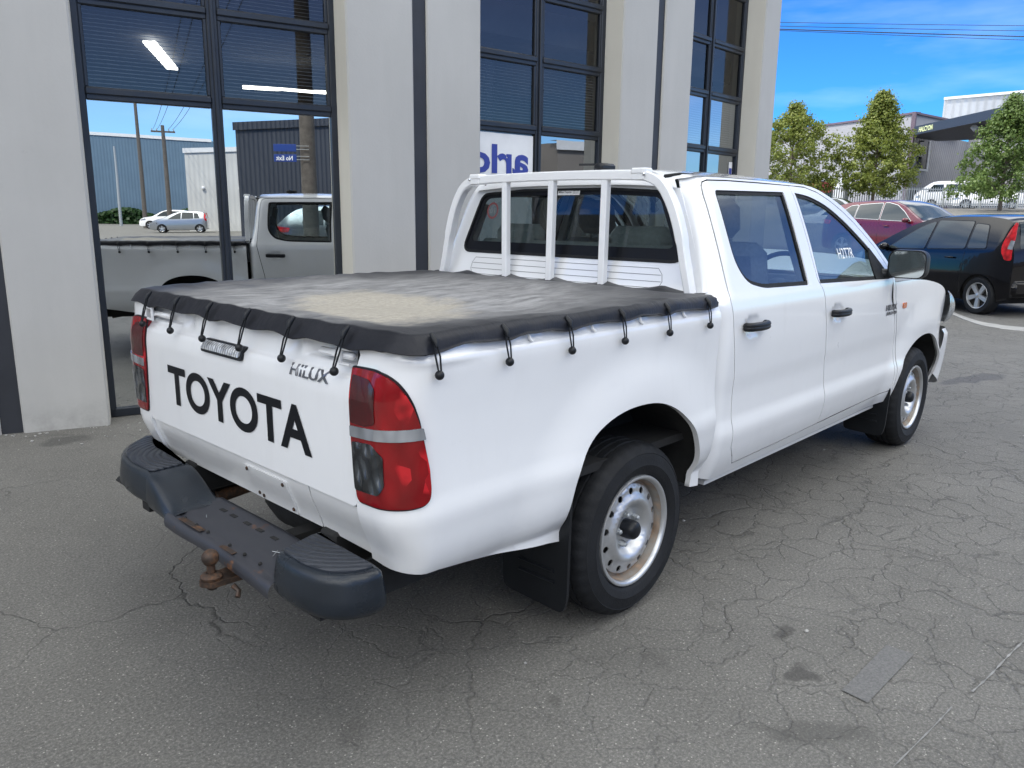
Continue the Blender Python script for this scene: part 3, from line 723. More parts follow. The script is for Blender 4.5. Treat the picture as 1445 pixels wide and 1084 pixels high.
    sm_ = MB(); sm_.grid(lambda u, v: (.6+u*1.98, s*(.80-.03*v), .375-.035*v+.0), 20, 1); sm_.box(.6, 2.58, s*.72, s*.775, .33, .40); sm_.build('sill', MAT['white_worn'], T)
    # --- doors
    for nm, dl, wn, hk in (('rear', rd, RWIN, 'r'), ('front', fd, FWIN, 'f')):
        dp = panel('door', door_mp, dl, (wn,), MAT['white_paint'], T, sx=.028, sz=.016, thick=.007, s=s)
        tag(dp, nm+' door')
        panel('window_seal', cab_map, wn, (inset(wn, .017),), MAT['rubber'], dp, sx=.03, sz=.03, thick=.01, off=-.006, step=.02, s=s)
        panel('window_glass', cab_map, inset(wn, .015), (), MAT['cab_glass'], dp, sx=.1, sz=.05, thick=0, rim=False, off=-.012, s=s)
        hx, hz = DOOR_H[hk]; hb = MB()
        P = [bed for bed in [cab_map(hx-.085, hz+.001, .004, s), cab_map(hx-.075, hz+.001, .030, s), cab_map(hx, hz, .040, s), cab_map(hx+.075, hz-.001, .030, s), cab_map(hx+.088, hz-.001, .004, s)]]
        for i in range(2):
            pts = [Vector(p)+Vector((0, 0, (.006, -.006)[i])) for p in spl(P, 4)]
            hb.tube(pts, [.008]+[.0125]*(len(pts)-2)+[.008], 10)
        hb.build('door_handle', MAT['black_plastic'], dp, 50)
        if nm == 'front':
            tri = [(2.355,1.225),(2.372,1.125),(2.235,1.125),(2.222,1.262)]
            panel('quarter_trim', cab_map, [(2.19,1.290),(2.30,1.207),(2.375,1.143),(2.365,1.118),(2.17,1.124),(2.16,1.24)], (), MAT['rubber'], dp, sx=.05, sz=.03, off=.001, thick=.008, s=s)
            # mirror
            mm = MB(); X0, yc, zc = 2.28, .965, 1.205
            sect = roundrect(-.097, .097, -.075, .075, .050, 6)
            lev = [(0.0,.93),(.0,1.0),(.03,1.03),(.07,.98),(.11,.80),(.135,.45)]
            vs = []
            for dx, k in lev:
                for y, z in sect: vs.append((X0+dx, s*(yc+y*k+dx*.0), zc+z*k))
            n = len(sect); fs = [(i*n+j, i*n+(j+1) % n, (i+1)*n+(j+1) % n, (i+1)*n+j) for i in range(len(lev)-1) for j in range(n)]
            if s > 0: fs = [f[::-1] for f in fs]
            fs.append(tuple((len(lev)-1)*n+j for j in range(n))); mm.add(vs, fs)
            mm.tube([(2.31, s*.83, 1.145), (2.33, s*.885, 1.150)], [.032, .024], 10)
            mr = mm.build('wing_mirror', MAT['black_plastic'], dp, 50)
            g = MB(); g.add([(X0+.002-.0, s*(yc+y*.95), zc+z*.93) for y, z in sect], [tuple(range(n)) if s < 0 else tuple(range(n))[::-1]]); g.build('mirror_glass', MAT['mirror_glass'], mr)
            # badges on the door
            for txt, (bx0, bx1, bz0, bz1) in (('HILUX', (2.335, 2.505, .940, .972)), ('3.0 D-4D', (2.352, 2.512, .914, .932))):
                V, F = text_mesh(txt, 0, 1, bz0, bz1, .003, .02)
                vv = []
                for x, z, d in V:
                    x = x if s < 0 else 1-x
                    vv.append(cab_map(bx0+x*(bx1-bx0), z, .001+d, s))
                mesh_obj('badge', vv, F if s < 0 else [f[::-1] for f in F], MAT['badge_metal'], dp)
    # --- front wing
    wing = [(2.463,1.094),(2.485,1.01),(2.55,.87),(2.602,.75),(2.632,.60),(2.640,.455),(2.635,.30)]
    AF = spl([(2.650,.30),(2.652,.42),(2.672,.52),(2.73,.610),(2.83,.678),(2.96,.722),(3.09,.737),(3.22,.727),(3.34,.683),(3.44,.605),(3.505,.51),(3.53,.42),(3.535,.335)], 3)
    top = spl([(3.60,.62),(3.60,.74),(3.585,.82),(3.55,.90),(3.50,.965),(3.40,1.012),(3.25,1.048),(3.0,1.080),(2.75,1.093)], 3)
    wg = panel('front_wing', cab_map, wing+AF+[(3.60,.335)]+top, (), MAT['white_paint'], T, sx=.028, sz=.018, thick=.015, s=s)
    rp = MB(); c = cab_map(2.642, .952, .0, s)
    panel('side_indicator', cab_map, roundrect(2.615, 2.672, .934, .968, .013), (), MAT['orange_lens'], wg, sx=.02, sz=.02, off=.006, thick=.008, s=s)
    m = MB(); P = [(3.09+(x-3.09)*1.04, .33+(z-.33)*1.03) for x, z in AF]
    m.add([(x, s*(w_cab(x, z)-.028), z) for x, z in P]+[(x, s*.56, z+.02) for x, z in P], [(i, i+1, len(P)+i+1, len(P)+i) for i in range(len(P)-1)])
    m.add([(x, s*.56, z) for x, z in [(2.6,.35),(3.6,.35),(3.6,.86),(2.6,.86)]], [(0,1,2,3)]); m.build('wheel_housing', MAT['dark_under'], T)
    # --- mud flaps
    def flap(name, poly, x0, t=.012, bulge=.03):
        m = MB(); n = len(poly)
        a = [(x0+bulge*((z-.2)/.4)**2*0-(.05*(z-.15)), s*y, z) for y, z in poly]; b = [(x+t, y, z) for x, y, z in a]
        m.add(a+b, [tuple(range(n)), tuple(range(n, 2*n))[::-1]]+[(i, n+i, n+(i+1) % n, (i+1) % n) for i in range(n)])
        for zc in (.245, .285):
            m.tube([(x0-.05*(zc-.15)-.001, s*.64, zc), (x0-.05*(zc-.15)-.001, s*.80, zc)], .006, 6)
        return m.build(name, MAT['black_plastic'], T)
    flap('mud_flap', rpoly([(.560,.46),(.560,.150),(.835,.140),(.852,.20),(.862,.40),(.875,.60),(.80,.62),(.76,.48)], [0,.03,.03,.02,0,.01,0,0], 3), -.395)
    flap('mud_flap', rpoly([(.605,.33),(.605,.165),(.835,.155),(.850,.22),(.862,.46),(.80,.47),(.76,.34)], [0,.03,.03,.02,.01,0,0], 3), 2.60)
# fuel flap on the far side of the bed
panel('fuel_flap', bed_map, roundrect(.17, .36, .84, .98, .03), (), MAT['white_paint'], T, sx=.03, sz=.02, off=.003, thick=.003, s=1)
# --- roof, windscreen
EDGE = [(.560,1.555),(.575,1.588),(.62,1.602),(.8,1.604),(1.2,1.605),(1.62,1.603),(1.74,1.590),(1.80,1.575),(1.86,1.556),(1.99,1.506),(2.11,1.441),(2.29,1.315),(2.42,1.207),(2.47,1.125)]
CEN = [(.560,1.575),(.572,1.618),(.62,1.642),(.8,1.652),(1.2,1.660),(1.50,1.655),(1.62,1.645),(1.68,1.632),(1.75,1.606),(1.95,1.51),(2.10,1.43),(2.34,1.30),(2.56,1.175),(2.66,1.115)]
def loft(i0, i1, u0, u1, nu, off=0.0, sub=3):
    def f(t, v):
        k = i0+(i1-i0)*t; i = min(int(k), len(EDGE)-2); r = k-i
        e = [EDGE[i][j]*(1-r)+EDGE[i+1][j]*r for j in (0, 1)]; c = [CEN[i][j]*(1-r)+CEN[i+1][j]*r for j in (0, 1)]
        u = u0+(u1-u0)*v; p = 3.2 if k < 7 else 2.3
        wd = w_cab(e[0], e[1]); a = abs(u)
        if e[0] < .672: q_ = min(1.0, (.672-e[0])/RCAB); wd -= RCAB*(1-math.sqrt(max(0.0, 1-q_*q_)))
        return (c[0]+(e[0]-c[0])*a**p, wd*u, c[1]+(e[1]-c[1])*a**p+off)
    return f
m = MB(); m.grid(loft(0, 7, -1, 1, 0), 28, 40); roof = m.build('roof', MAT['white_paint'], T, 60)
m = MB(); m.grid(loft(7, 13, -1, -.93, 0), 24, 2); m.grid(loft(7, 13, .93, 1, 0), 24, 2); m.grid(loft(7, 7.35, -.93, .93, 0), 2, 20); m.build('windscreen_pillar', MAT['white_paint'], T, 60)
m = MB(); m.grid(loft(7.35, 13, -.93, .93, 0, -.003), 24, 24); ws = m.build('windscreen', MAT['cab_glass'], T, 60)
m = MB(); m.grid(loft(7.35, 7.6, -.93, .93, 0, -.001), 2, 20); m.grid(loft(7.6, 13, -.93, -.88, 0, -.001), 20, 1); m.grid(loft(7.6, 13, .88, .93, 0, -.001), 20, 1); m.build('glass_border', MAT['black_plastic'], ws)
m = MB(); m.box(.86, .98, .02, .075, 1.655, 1.692, .012); m.tube([(.93, .04, 1.688), (.90, .19, 1.690)], .006, 6); m.build('aerial_mount', MAT['black_plastic'], roof, 40)
# --- rear wall of the cab
def rw_map(y, z, off=0.0): return (cab_rear_x(z)-.018*(1-(y/.7)**2)-off, y, z)
def rw_edge(z): return w_cab(cab_rear_x(z)+RCAB, z)-RCAB+.001
zs = [.50,.70,.90,1.05,1.12,1.17,1.26,1.40,1.50,1.555]
rwo = [(-rw_edge(z), z) for z in zs]+[(-.45,1.572),(-.2,1.578),(.2,1.578),(.45,1.572)]+[(rw_edge(z), z) for z in zs[::-1]]
rwin = rpoly([(-.655,1.262),(.655,1.262),(.535,1.540),(.25,1.556),(-.25,1.556),(-.535,1.540)], [.06,.06,.035,0,0,.035], 6)
rwall = panel('cab_rear_wall', rw_map, rwo, (rwin,), MAT['white_paint'], T, sx=.05, sz=.03, thick=.02)
bord = inset(rwin, .0); inn = rpoly([(-.605,1.312),(.605,1.312),(.505,1.520),(.25,1.533),(-.25,1.533),(-.505,1.520)], [.04,.04,.03,0,0,.03], 5)
rg_ = panel('rear_window', rw_map, inset(rwin, .004), (), MAT['rear_glass'], T, sx=.1, sz=.06, thick=0, rim=False, off=-.004)
panel('glass_border', rw_map, inset(rwin, .004), (inn,), MAT['decal_black'], rg_, sx=.05, sz=.04, thick=0, rim=False, off=-.003)
panel('window_seal', rw_map, inset(rwin, -.007), (inset(rwin, .005),), MAT['rubber'], rg_, sx=.05, sz=.04, thick=.006, off=.003)
for zc, w0 in ((1.232,.545),(1.205,.560),(1.178,.565),(1.152,.555)):
    panel('groove_shade_line', rw_map, [(-w0, zc-.0013), (w0, zc-.0013), (w0, zc+.0013), (-w0, zc+.0013)], (), MAT['groove_shade'], rwall, sx=.06, sz=.03, thick=0, rim=False, off=.0008)
for sg in (-1, 1):
    panel('groove_shade_line', rw_map, [(sg*.555, 1.152), (sg*.558, 1.152), (sg*.572, 1.178), (sg*.566, 1.208), (sg*.545, 1.233), (sg*.542, 1.233), (sg*.563, 1.208), (sg*.569, 1.178)], (), MAT['groove_shade'], rwall, sx=.06, sz=.03, thick=0, rim=False, off=.0008)
    mg = MB(); mg.tube([loft(0, 7, -1, 1, 0)(t_, .5+sg*.455) for t_ in (.10, .18, .26, .34)], [.009, .012, .008, .003], 6); mg.build('roof_moulding', MAT['rubber'], roof, 60)
st = panel('window_sticker', rw_map, [(.040,1.532),(-.088,1.532),(-.088,1.557),(.040,1.557)], (), MAT['sticker_white'], rg_, sx=.05, sz=.03, thick=.0, rim=False, off=.002)
for txt, a, b, c, d in (('Miles Toyota', .034, -.040, 1.539, 1.550), ('NEW  USED', -.050, -.083, 1.547, 1.551), ('SERVICE', -.050, -.083, 1.539, 1.543)):
    V, F = text_mesh(txt, 0, 1, c, d, 0, .01)
    mesh_obj('sticker_lettering', [rw_map(a+x*(b-a), z, .0035) for x, z, _ in V], F, MAT['decal_black'], rg_)
# round speed sticker seen from the back ("10" reversed)
yc, zc, rr = .455, 1.462, .040
ring = [(yc+rr*math.cos(t*PI/12), zc+rr*math.sin(t*PI/12)) for t in range(24)]; ring2 = [(yc+rr*.76*math.cos(t*PI/12), zc+rr*.76*math.sin(t*PI/12)) for t in range(24)]
rs = panel('speed_sticker', rw_map, ring, (ring2,), MAT['sticker_red'], rg_, sx=.05, sz=.05, thick=0, rim=False, off=.002)
V, F = text_mesh('10', 0, 1, zc-.013, zc+.013, 0, .02); mesh_obj('speed_lettering', [rw_map(yc-.018+x*.036, z, .003) for x, z, _ in V], F, MAT['dimmed_white'], rg_)
# --- bonnet and nose
FT = [(2.45,1.098),(2.75,1.093),(3.0,1.080),(3.25,1.048),(3.40,1.012),(3.50,.965),(3.60,.90)]
def bonnet(u, v):
    x = 2.46+u*1.18; y = -1+2*v; ze = interp(FT, min(x, 3.55)); wd = w_cab(x, min(1.06, ze))-.004
    xc = 2.50+u*1.30; zc = 1.125-.03*u-.13*u**4
    a = abs(y)**2.6
    return (xc+(x-xc)*a, wd*y, zc+(ze-zc)*a)
m = MB(); m.grid(bonnet, 24, 24); m.build('bonnet', MAT['white_paint'], T, 60)
def nose(z, v, off=0.0):
    t = (v-.5)*2; sx = [(.30,3.84),(.45,3.90),(.62,3.92),(.70,3.90),(.74,3.84),(.85,3.83),(.93,3.80),(1.0,3.76)]
    xf = interp(sx, z)+off; th = t*PI/2; wd = .850 if z < .72 else w_cab(3.55, z)
    c, s_ = abs(math.cos(th)), math.sin(th)
    return (3.56+(xf-3.56)*c**.62, (wd+off)*math.copysign(abs(s_)**.62, s_), z)
def bz(v): return .30+.15*abs(2*v-1)**6
m = MB(); m.grid(lambda u, v: nose(bz(v)+(.72-bz(v))*u, v, .012-.10*(1-u)**3*abs(2*v-1)**8), 10, 48); fb = m.build('front_bumper', MAT['white_paint'], T, 60)
m = MB(); m.grid(lambda u, v: nose(.72+.24*u, v, -.045), 6, 40); m.build('front_panel', MAT['black_plastic'], T, 60)
m = MB(); m.grid(lambda u, v: nose(.76+.13*u, .33+.34*v, .008), 6, 14); m.build('grille', MAT['chrome'], T, 60)
for sgn in (0, 1):
    m = MB(); m.grid(lambda u, v: nose(.755+.225*u*(1-.35*(v)), (.0+.25*v) if sgn == 0 else (1-.25*v), .006+.045*math.sin(PI*min(1, max(0, u)))**.6*math.sin(PI*min(1, .12+v*.88))**.5), 12, 18); m.build('headlight', MAT['headlight_lens'], T, 60)
# --- tailgate
def tg_map(y, z, off=0.0):
    X = tail_map(y, z)[0]
    X += .016*sm(1.008, 1.026, z)
    for c in (.53, -.53):
        X += .020*sm(.135, .115, abs(y-c))*sm(1.036, 1.050, z)
    for c in (.34, -.34):
        X += .012*max(0, 1-((y-c)/.035)**2)*sm(1.03, 1.07, z)
    return (X-off, y, z)
tg = panel('tailgate', tg_map, rpoly([(-.673,.662),(.673,.662),(.665,.95),(.661,1.098),(-.661,1.098),(-.665,.95)], [.02,.02,0,.015,.015,0]), (), MAT['white_paint'], T, sx=.022, sz=.009, thick=.03)
for sg in (-1, 1):
    panel('tailgate_gap_shade', tail_map, [(sg*.645, .655), (sg*.688, .655), (sg*.688, 1.09), (sg*.645, 1.09)], (), MAT['dark_under'], T, sx=.05, sz=.05, thick=0, rim=False, off=-.020)  # dark sheet added behind the gap, coloured as its shade
panel('tailgate_gap_shade', tail_map, [(-.67, .640), (.67, .640), (.67, .675), (-.67, .675)], (), MAT['dark_under'], T, sx=.1, sz=.05, thick=0, rim=False, off=-.020)
V, F = text_mesh('TOYOTA', 0, 1, .753, .898, 0, .028, 8)
mesh_obj('tailgate_lettering', [tg_map(.481-x*(.481+.463), z, .0022) for x, z, _ in V], F, MAT['decal_black'], tg)
V, F = text_mesh('HILUX', 0, 1, .984, 1.017, .004, .005, 4)
mesh_obj('badge', [tg_map(-.359-x*.195, z, .001+d) for x, z, d in V], F, MAT['badge_metal'], tg)
panel('brake_light_bezel', tg_map, roundrect(-.084, .190, .984, 1.026, .010), (), MAT['black_plastic'], tg, sx=.03, sz=.02, off=.010, thick=.02)
bl = panel('high_brake_light', tg_map, roundrect(-.074, .182, .994, 1.022, .006), (), MAT['led_lens'], tg, sx=.012, sz=.012, off=.014, thick=.01)
for c in (.56, -.56):
    m = MB(); x0 = tail_map(0, 1.07)[0]+.004; sg = 1 if c > 0 else -1
    m.box(x0-.006, x0+.018, c-.075 if sg > 0 else c-.085, c+.085 if sg > 0 else c+.075, 1.058, 1.078, .007)
    m.tube([(x0-.012, c+sg*.088, 1.090), (x0-.012, c+sg*.045, 1.088), (x0-.012, c+sg*.045, 1.046), (x0-.012, c+sg*.088, 1.048)], .0055, 8)
    m.build('tailgate_latch', MAT['white_paint'], tg, 40)
# --- panel under the tailgate
def val_map(y, z, off=0.0): return (tail_map(y, z)[0]+.012-off, y, z)
vl = panel('rear_valance', val_map, rpoly([(-.412,.512),(.640,.515),(.672,.56),(.674,.654),(-.412,.654)], [.005,.03,.01,.005,.005]), (), MAT['white_worn'], T, sx=.05, sz=.03, thick=.02)
panel('rear_valance', val_map, rpoly([(-.668,.505),(-.418,.512),(-.418,.654),(-.670,.654)], .006), (), MAT['white_worn'], T, sx=.05, sz=.03, thick=.02)
pr = panel('plate_mount', val_map, roundrect(-.285, -.025, .517, .634, .006), (), MAT['white_worn'], vl, sx=.05, sz=.03, off=.006, thick=.008)
for y, z in ((-.045,.622),(-.265,.620),(-.06,.535),(-.268,.532),(-.085,.530)):
    m = MB(); p = val_map(y, z, .007); m.lathe([(0, .004), (.006, .003), (.007, 0)], 8, Matrix.Translation(p) @ Matrix.Rotation(-PI/2, 4, 'Y')); m.build('screw', MAT['tow_rust'], pr)
# --- rear bumper
def ring_loft(poly, levels, mat, parent, name, crown=None):
    rings = [[(x, y, z) for x, y in inset(poly, d)] for d, z in levels]; n = len(poly); vs = [p for r in rings for p in r]
    A = sum(poly[i][0]*poly[(i+1) % n][1]-poly[(i+1) % n][0]*poly[i][1] for i in range(n)) > 0
    fs = []
    for i in range(len(rings)-1):
        for j in range(n):
            f = (i*n+j, i*n+(j+1) % n, (i+1)*n+(j+1) % n, (i+1)*n+j); fs.append(f[::-1] if A else f)
    t = tuple(range(n)); fs.append(t if A else t[::-1]); b = tuple((len(rings)-1)*n+j for j in range(n)); fs.append(b[::-1] if A else b)
    m = MB(); m.add(vs, fs); return m.build(name, mat, parent, 50)
LV = [(.026,.552),(.012,.549),(.003,.539),(0,.525),(-.006,.49),(-.008,.455),(.004,.435),(.03,.425)]
rb = ring_loft(rpoly([(-1.09,-.495),(-1.275,-.545),(-1.282,-.68),(-1.265,-.765),(-1.222,-.818),(-1.165,-.838),(-1.122,-.838),(-1.112,-.80),(-1.11,-.68)], [.03,.035,.08,.05,.05,.03,.02,.02,.03], 5), LV, MAT['grey_plastic'], T, 'rear_bumper')
lb = ring_loft(rpoly([(-1.085,.335),(-1.245,.325),(-1.250,.50),(-1.235,.62),(-1.175,.745),(-1.07,.825),(-.96,.855),(-.96,.80),(-1.03,.76),(-1.07,.66)], [.01,.01,.05,.06,.06,.05,.02,.01,.04,.03], 5), LV, MAT['grey_plastic'], rb, 'bumper_end')
def tread(poly, cx, cy, parent):
    ring_loft(poly, [(.004,.5585),(0,.556),(0,.548)], MAT['tread_rubber'], parent, 'step_tread')
def tread_mat(name, cx, cy):
    t = NT(name); v = t.pos(loc=(-cx, -cy, 0), scale=(1, 1, 0))
    t.t.nodes[-1]
    wv = t.n('ShaderNodeTexWave', wave_type='RINGS', rings_direction='SPHERICAL'); wv.inputs['Scale'].default_value = 14; wv.inputs['Distortion'].default_value = .6; t.l(v, wv.inputs['Vector'])
    c = t.ramp(t.noise(v, 9, 5), [(.3, (.014, .018, .027)), (.7, (.022, .027, .037))])
    MAT[name] = t.done(t.bsdf(c, .5, 0, 0, .5, t.bump(wv.outputs[0], .8, .006)))
tread_mat('tread_rubber', -1.0, -.55)
tread(rpoly([(-1.125,-.525),(-1.252,-.560),(-1.258,-.68),(-1.240,-.752),(-1.205,-.795),(-1.16,-.812),(-1.134,-.812),(-1.13,-.69)], .02, 4), 0, 0, rb)
MAT['tread_rubber2'] = None; tread_mat('tread_rubber', -1.0, .45)
tread(rpoly([(-1.112,.350),(-1.228,.342),(-1.234,.50),(-1.215,.61),(-1.16,.715),(-1.065,.80),(-1.04,.79),(-1.08,.70),(-1.10,.62)], .02, 4), 0, 0, lb)
m = MB()     # sloping corner cover running down to the bare step
def slope(u, v):
    y = .337-.215*u; zt = .5515-.080*(u*u*(3-2*u))
    xf, xr = -1.088+.004*u, -1.246-.014*u
    k = [(xf, zt-.03), (xf-.006, zt-.004), (xf-.02, zt), ((xf+xr)/2, zt-.004*math.sin(PI*u)), (xr+.02, zt), (xr+.004, zt-.006), (xr-.006, zt-.022), (xr-.012, .462-.012*u), (xr-.004, .432)]
    i = min(int(v*8+1e-6), 7); r = v*8-i; return (k[i][0]*(1-r)+k[i+1][0]*r, y-(.025*(1-abs(2*v-1)))*u, k[i][1]*(1-r)+k[i+1][1]*r)
m.grid(slope, 14, 16); m.build('bumper_corner_cover', MAT['grey_plastic'], lb, 60)
m = MB()     # bare pressed steel step in the middle
def step(u, v):
    y = .150-.70*u; dip = .006*math.sin(u*9)*0
    k = [(-1.060,.452), (-1.072,.470), (-1.095,.474), (-1.16,.470), (-1.215,.4715), (-1.235,.463), (-1.252,.464), (-1.264,.460), (-1.272,.452), (-1.277,.438), (-1.275,.422)]
    i = min(int(v*10+1e-6), 9); r = v*10-i; bend = -.018*sm(.55, 1.0, u)+.012*sm(.7, 1.0, u)*0
    return (k[i][0]*(1-r)+k[i+1][0]*r+bend, y, k[i][1]*(1-r)+k[i+1][1]*r+.003*math.sin(u*13+v*3)*sm(.45, .7, v))
m.grid(step, 30, 20); sp_ = m.build('step_plate', MAT['steel_plate'], rb, 50)
for y in (.026, -.044, -.134, -.213, -.30):
    m = MB(); m.box(-1.136, -1.122, y-.017, y+.017, .4700, .4735); m.build('slot', MAT['dark_under'], sp_)
for y in (.06, -.02, -.10, -.24, -.33, -.42):
    m = MB(); m.ball((-1.243, y, .466), .006, 8); m.build('bolt_hole', MAT['dark_under'], sp_)
for p in (((-1.17,-.39,.4745),(-1.20,-.415,.4745)), ((-1.185,-.385,.4745),(-1.165,-.43,.4745),(-1.19,-.445,.4745)), ((-1.19,.02,.4745),(-1.20,.0,.4745))):
    m = MB(); m.tube(p, .0012, 4); m.build('scratch', MAT['galvanised'], sp_)
m = MB(); m.box(-1.262, -1.240, -.08, .07, .4660, .4680, .001); m.build('rusty_edge', MAT['tow_rust'], sp_)
m = MB(); m.box(-1.268, -1.250, -.30, -.22, .4630, .4650, .001); m.build('rusty_edge', MAT['tow_rust'], sp_)
m = MB(); m.ball((-1.325, -.285, .468), .025, 20); m.lathe([(.012, 0), (.012, .03), (.018, .032)], 16, Matrix.Translation((-1.325, -.285, .418))); m.lathe([(0, .0), (.030, .0), (.032, .008), (.026, .014), (.014, .018)], 20, Matrix.Translation((-1.325, -.285, .405)))
m.build('tow_ball', MAT['tow_rust'], rb, 50)
m = MB(); m.prism(rpoly([(-1.10,-.235),(-1.34,-.250),(-1.365,-.285),(-1.34,-.320),(-1.10,-.335)], .015, 4), .388, .404); m.ball((-1.325, -.285, .380), .018, 10, (1, 1, .7)); m.tube([(-1.30, -.36, .40), (-1.29, -.375, .385), (-1.30, -.385, .372)], .008, 8); m.build('tow_tongue', MAT['tow_rust'], rb, 40)
m = MB()
for y in (.50, -.25, -.62): m.box(-1.20, -.7, y-.03, y+.03, .36, .45)
m.box(-1.23, -1.10, -.70, .70, .425, .450, .01); m.box(-1.16, -1.11, .60, .66, .38, .44); m.build('bumper_bracket', MAT['dark_under'], rb)
# --- underbody
m = MB()
for s in (-1, 1):
    m.box(-1.05, 3.7, s*.42, s*.50, .40, .52, .01)
    m.tube([(-.62, s*.52, .42), (-.3, s*.52, .335), (0, s*.52, .315), (.3, s*.52, .335), (.62, s*.52, .42)], .022, 6)
    m.tube([(-.05, s*.47, .33), (-.16, s*.46, .62)], .022, 8)
m.tube([(0, -.70, .318), (0, .70, .318)], .045, 12); m.ball((0, 0, .318), .15, 14); m.tube([(0, 0, .34), (2.2, 0, .42)], .035, 10)
m.box(-1.02, .42, -.80, .80, .585, .615); m.box(.50, 2.6, -.76, .76, .355, .40); m.box(2.5, 3.8, -.55, .55, .40, .80); m.box(.6, 2.4, -.30, .05, .26, .36, .03)
m.tube([(3.085, -.70, .318), (3.085, .70, .318)], .035, 10)
m.build('underbody', MAT['dark_under'], T, 40)
m = MB(); m.tube([(.5, .35, .33), (-.2, .38, .46), (-.55, .40, .42), (-.95, .45, .36)], .026, 10); m.build('exhaust_pipe', MAT['tow_rust'], T, 40)
m = MB(); m.lathe([(.10, -.09), (.30, -.10), (.33, -.05), (.33, .05), (.30, .10), (.10, .09), (.10, -.09)], 32, Matrix.Translation((-.62, 0, .47))); m.build('spare_wheel', MAT['rubber'], T, 40)
# --- wheels
def rim_z(r):        # outward height of the wheel disc against radius
    return interp([(.0,-.030),(.052,-.030),(.064,-.031),(.080,-.018),(.098,.004),(.113,.010),(.128,.002),(.140,-.006),(.158,-.009),(.168,-.018)], r)
def make_wheel(loc, s, rot, name='wheel'):
    """rim is the part; tyre, hub cap and nuts hang on it"""
    base = Matrix.Translation(loc) @ (Matrix.Rotation(PI/2, 4, 'X') if s < 0 else Matrix.Rotation(-PI/2, 4, 'X')) @ Matrix.Rotation(rot, 4, 'Z')
    def pm(x, y, off=0.0):
        return tuple(base @ Vector((x, y, rim_z(math.hypot(x, y))+off-.012)))
    circ = lambda cx, cy, r, n: [(cx+r*math.cos(2*PI*i/n), cy+r*math.sin(2*PI*i/n)) for i in range(n)]
    holes = [circ(.1480*math.cos(2*PI*i/14), .1480*math.sin(2*PI*i/14), .0125, 12) for i in range(14)]
    rim = panel(name, pm, circ(0, 0, .1685, 48), holes, MAT['silver_wheel'], T, sx=.013, sz=.013, thick=.004, step=.012)
    m = MB(); m.lathe([(.1672,-.045),(.170,-.047),(.180,-.044),(.186,-.026),(.190,-.004),(.194,.005),(.200,.0085),(.2055,.007),(.2080,.001),(.2070,-.010),(.198,-.018),(.198,-.16),(.19,-.17),(.17,-.165)], 64, base)
    m.build('rim_flange', MAT['silver_wheel'], rim, 50)
    m = MB(); m.lathe([(.1690,-.0455),(.1795,-.0430),(.1852,-.0255),(.1888,-.0075)], 64, base); m.build('rust_ring', MAT['barrel_rust'], rim, 50)
    m = MB(); m.lathe([(0, .016), (.012, .0155), (.026, .012), (.033, .004), (.036, -.008), (.036, -.045)], 28, base)
    m.lathe([(.10,-.055),(.175,-.055),(.175,-.06)], 32, base); m.build('hub_cap', MAT['black_plastic'], rim, 40)
    for i in range(5):
        a = 2*PI*i/5+.3; m = MB(); c = base @ Matrix.Translation((.058*math.cos(a), .058*math.sin(a), -.045)) @ Matrix.Rotation(a, 4, 'Z')
        m.lathe([(.0125, 0), (.0125, .016), (.0105, .020)], 6, c); m.lathe([(.0095, .018), (.0088, .027), (.005, .031), (0, .032)], 12, c); m.build('wheel_nut', MAT['galvanised'], rim, 35)
    # tyre with grooved tread
    NA = 160; prof = [(.2075,-.004),(.214,.004),(.226,.0125),(.245,.0165),(.2475,.0180),(.250,.0168),(.268,.0155),(.288,.010),(.2905,.0112),(.293,.0085),(.305,.000),(.3135,-.009),(.3185,-.019),
            (.3215,-.030),(.3225,-.046),(.3155,-.048),(.3155,-.054),(.3235,-.056),(.3245,-.078),(.3165,-.080),(.3165,-.087),(.3245,-.089),(.3245,-.111),(.3165,-.113),(.3165,-.120),(.3245,-.122),(.3235,-.144),(.3155,-.146),(.3155,-.152),(.3225,-.154),
            (.3215,-.170),(.3135,-.191),(.305,-.200),(.268,-.2155),(.245,-.2165),(.2075,-.196)]
    vs = []; k = len(prof)
    for i in range(NA):
        a = 2*PI*i/NA
        for j, (r, h) in enumerate(prof):
            if 10 <= j <= 14 or 29 <= j <= 32: r -= .0045 if i % 4 == 0 else 0
            elif 17 <= j <= 26 and r > .32: r -= .003 if (i+j) % 8 == 0 else 0
            p = Vector((r*math.cos(a), r*math.sin(a), h)); q = base @ p
            if q.z < .004: q.z = .004      # flat contact patch
            vs.append(q)
    fs = [(i*k+j, ((i+1) % NA)*k+j, ((i+1) % NA)*k+j+1, i*k+j+1) for i in range(NA) for j in range(k-1)]
    m = MB(); m.add(vs, fs); m.build('tyre', MAT['rubber'], rim, 40)
    return rim
for x, rot in ((0.0, .25), (3.085, .9)):
    for s in (-1, 1): make_wheel((x, s*.838, .322), s, rot+.4*(s > 0))
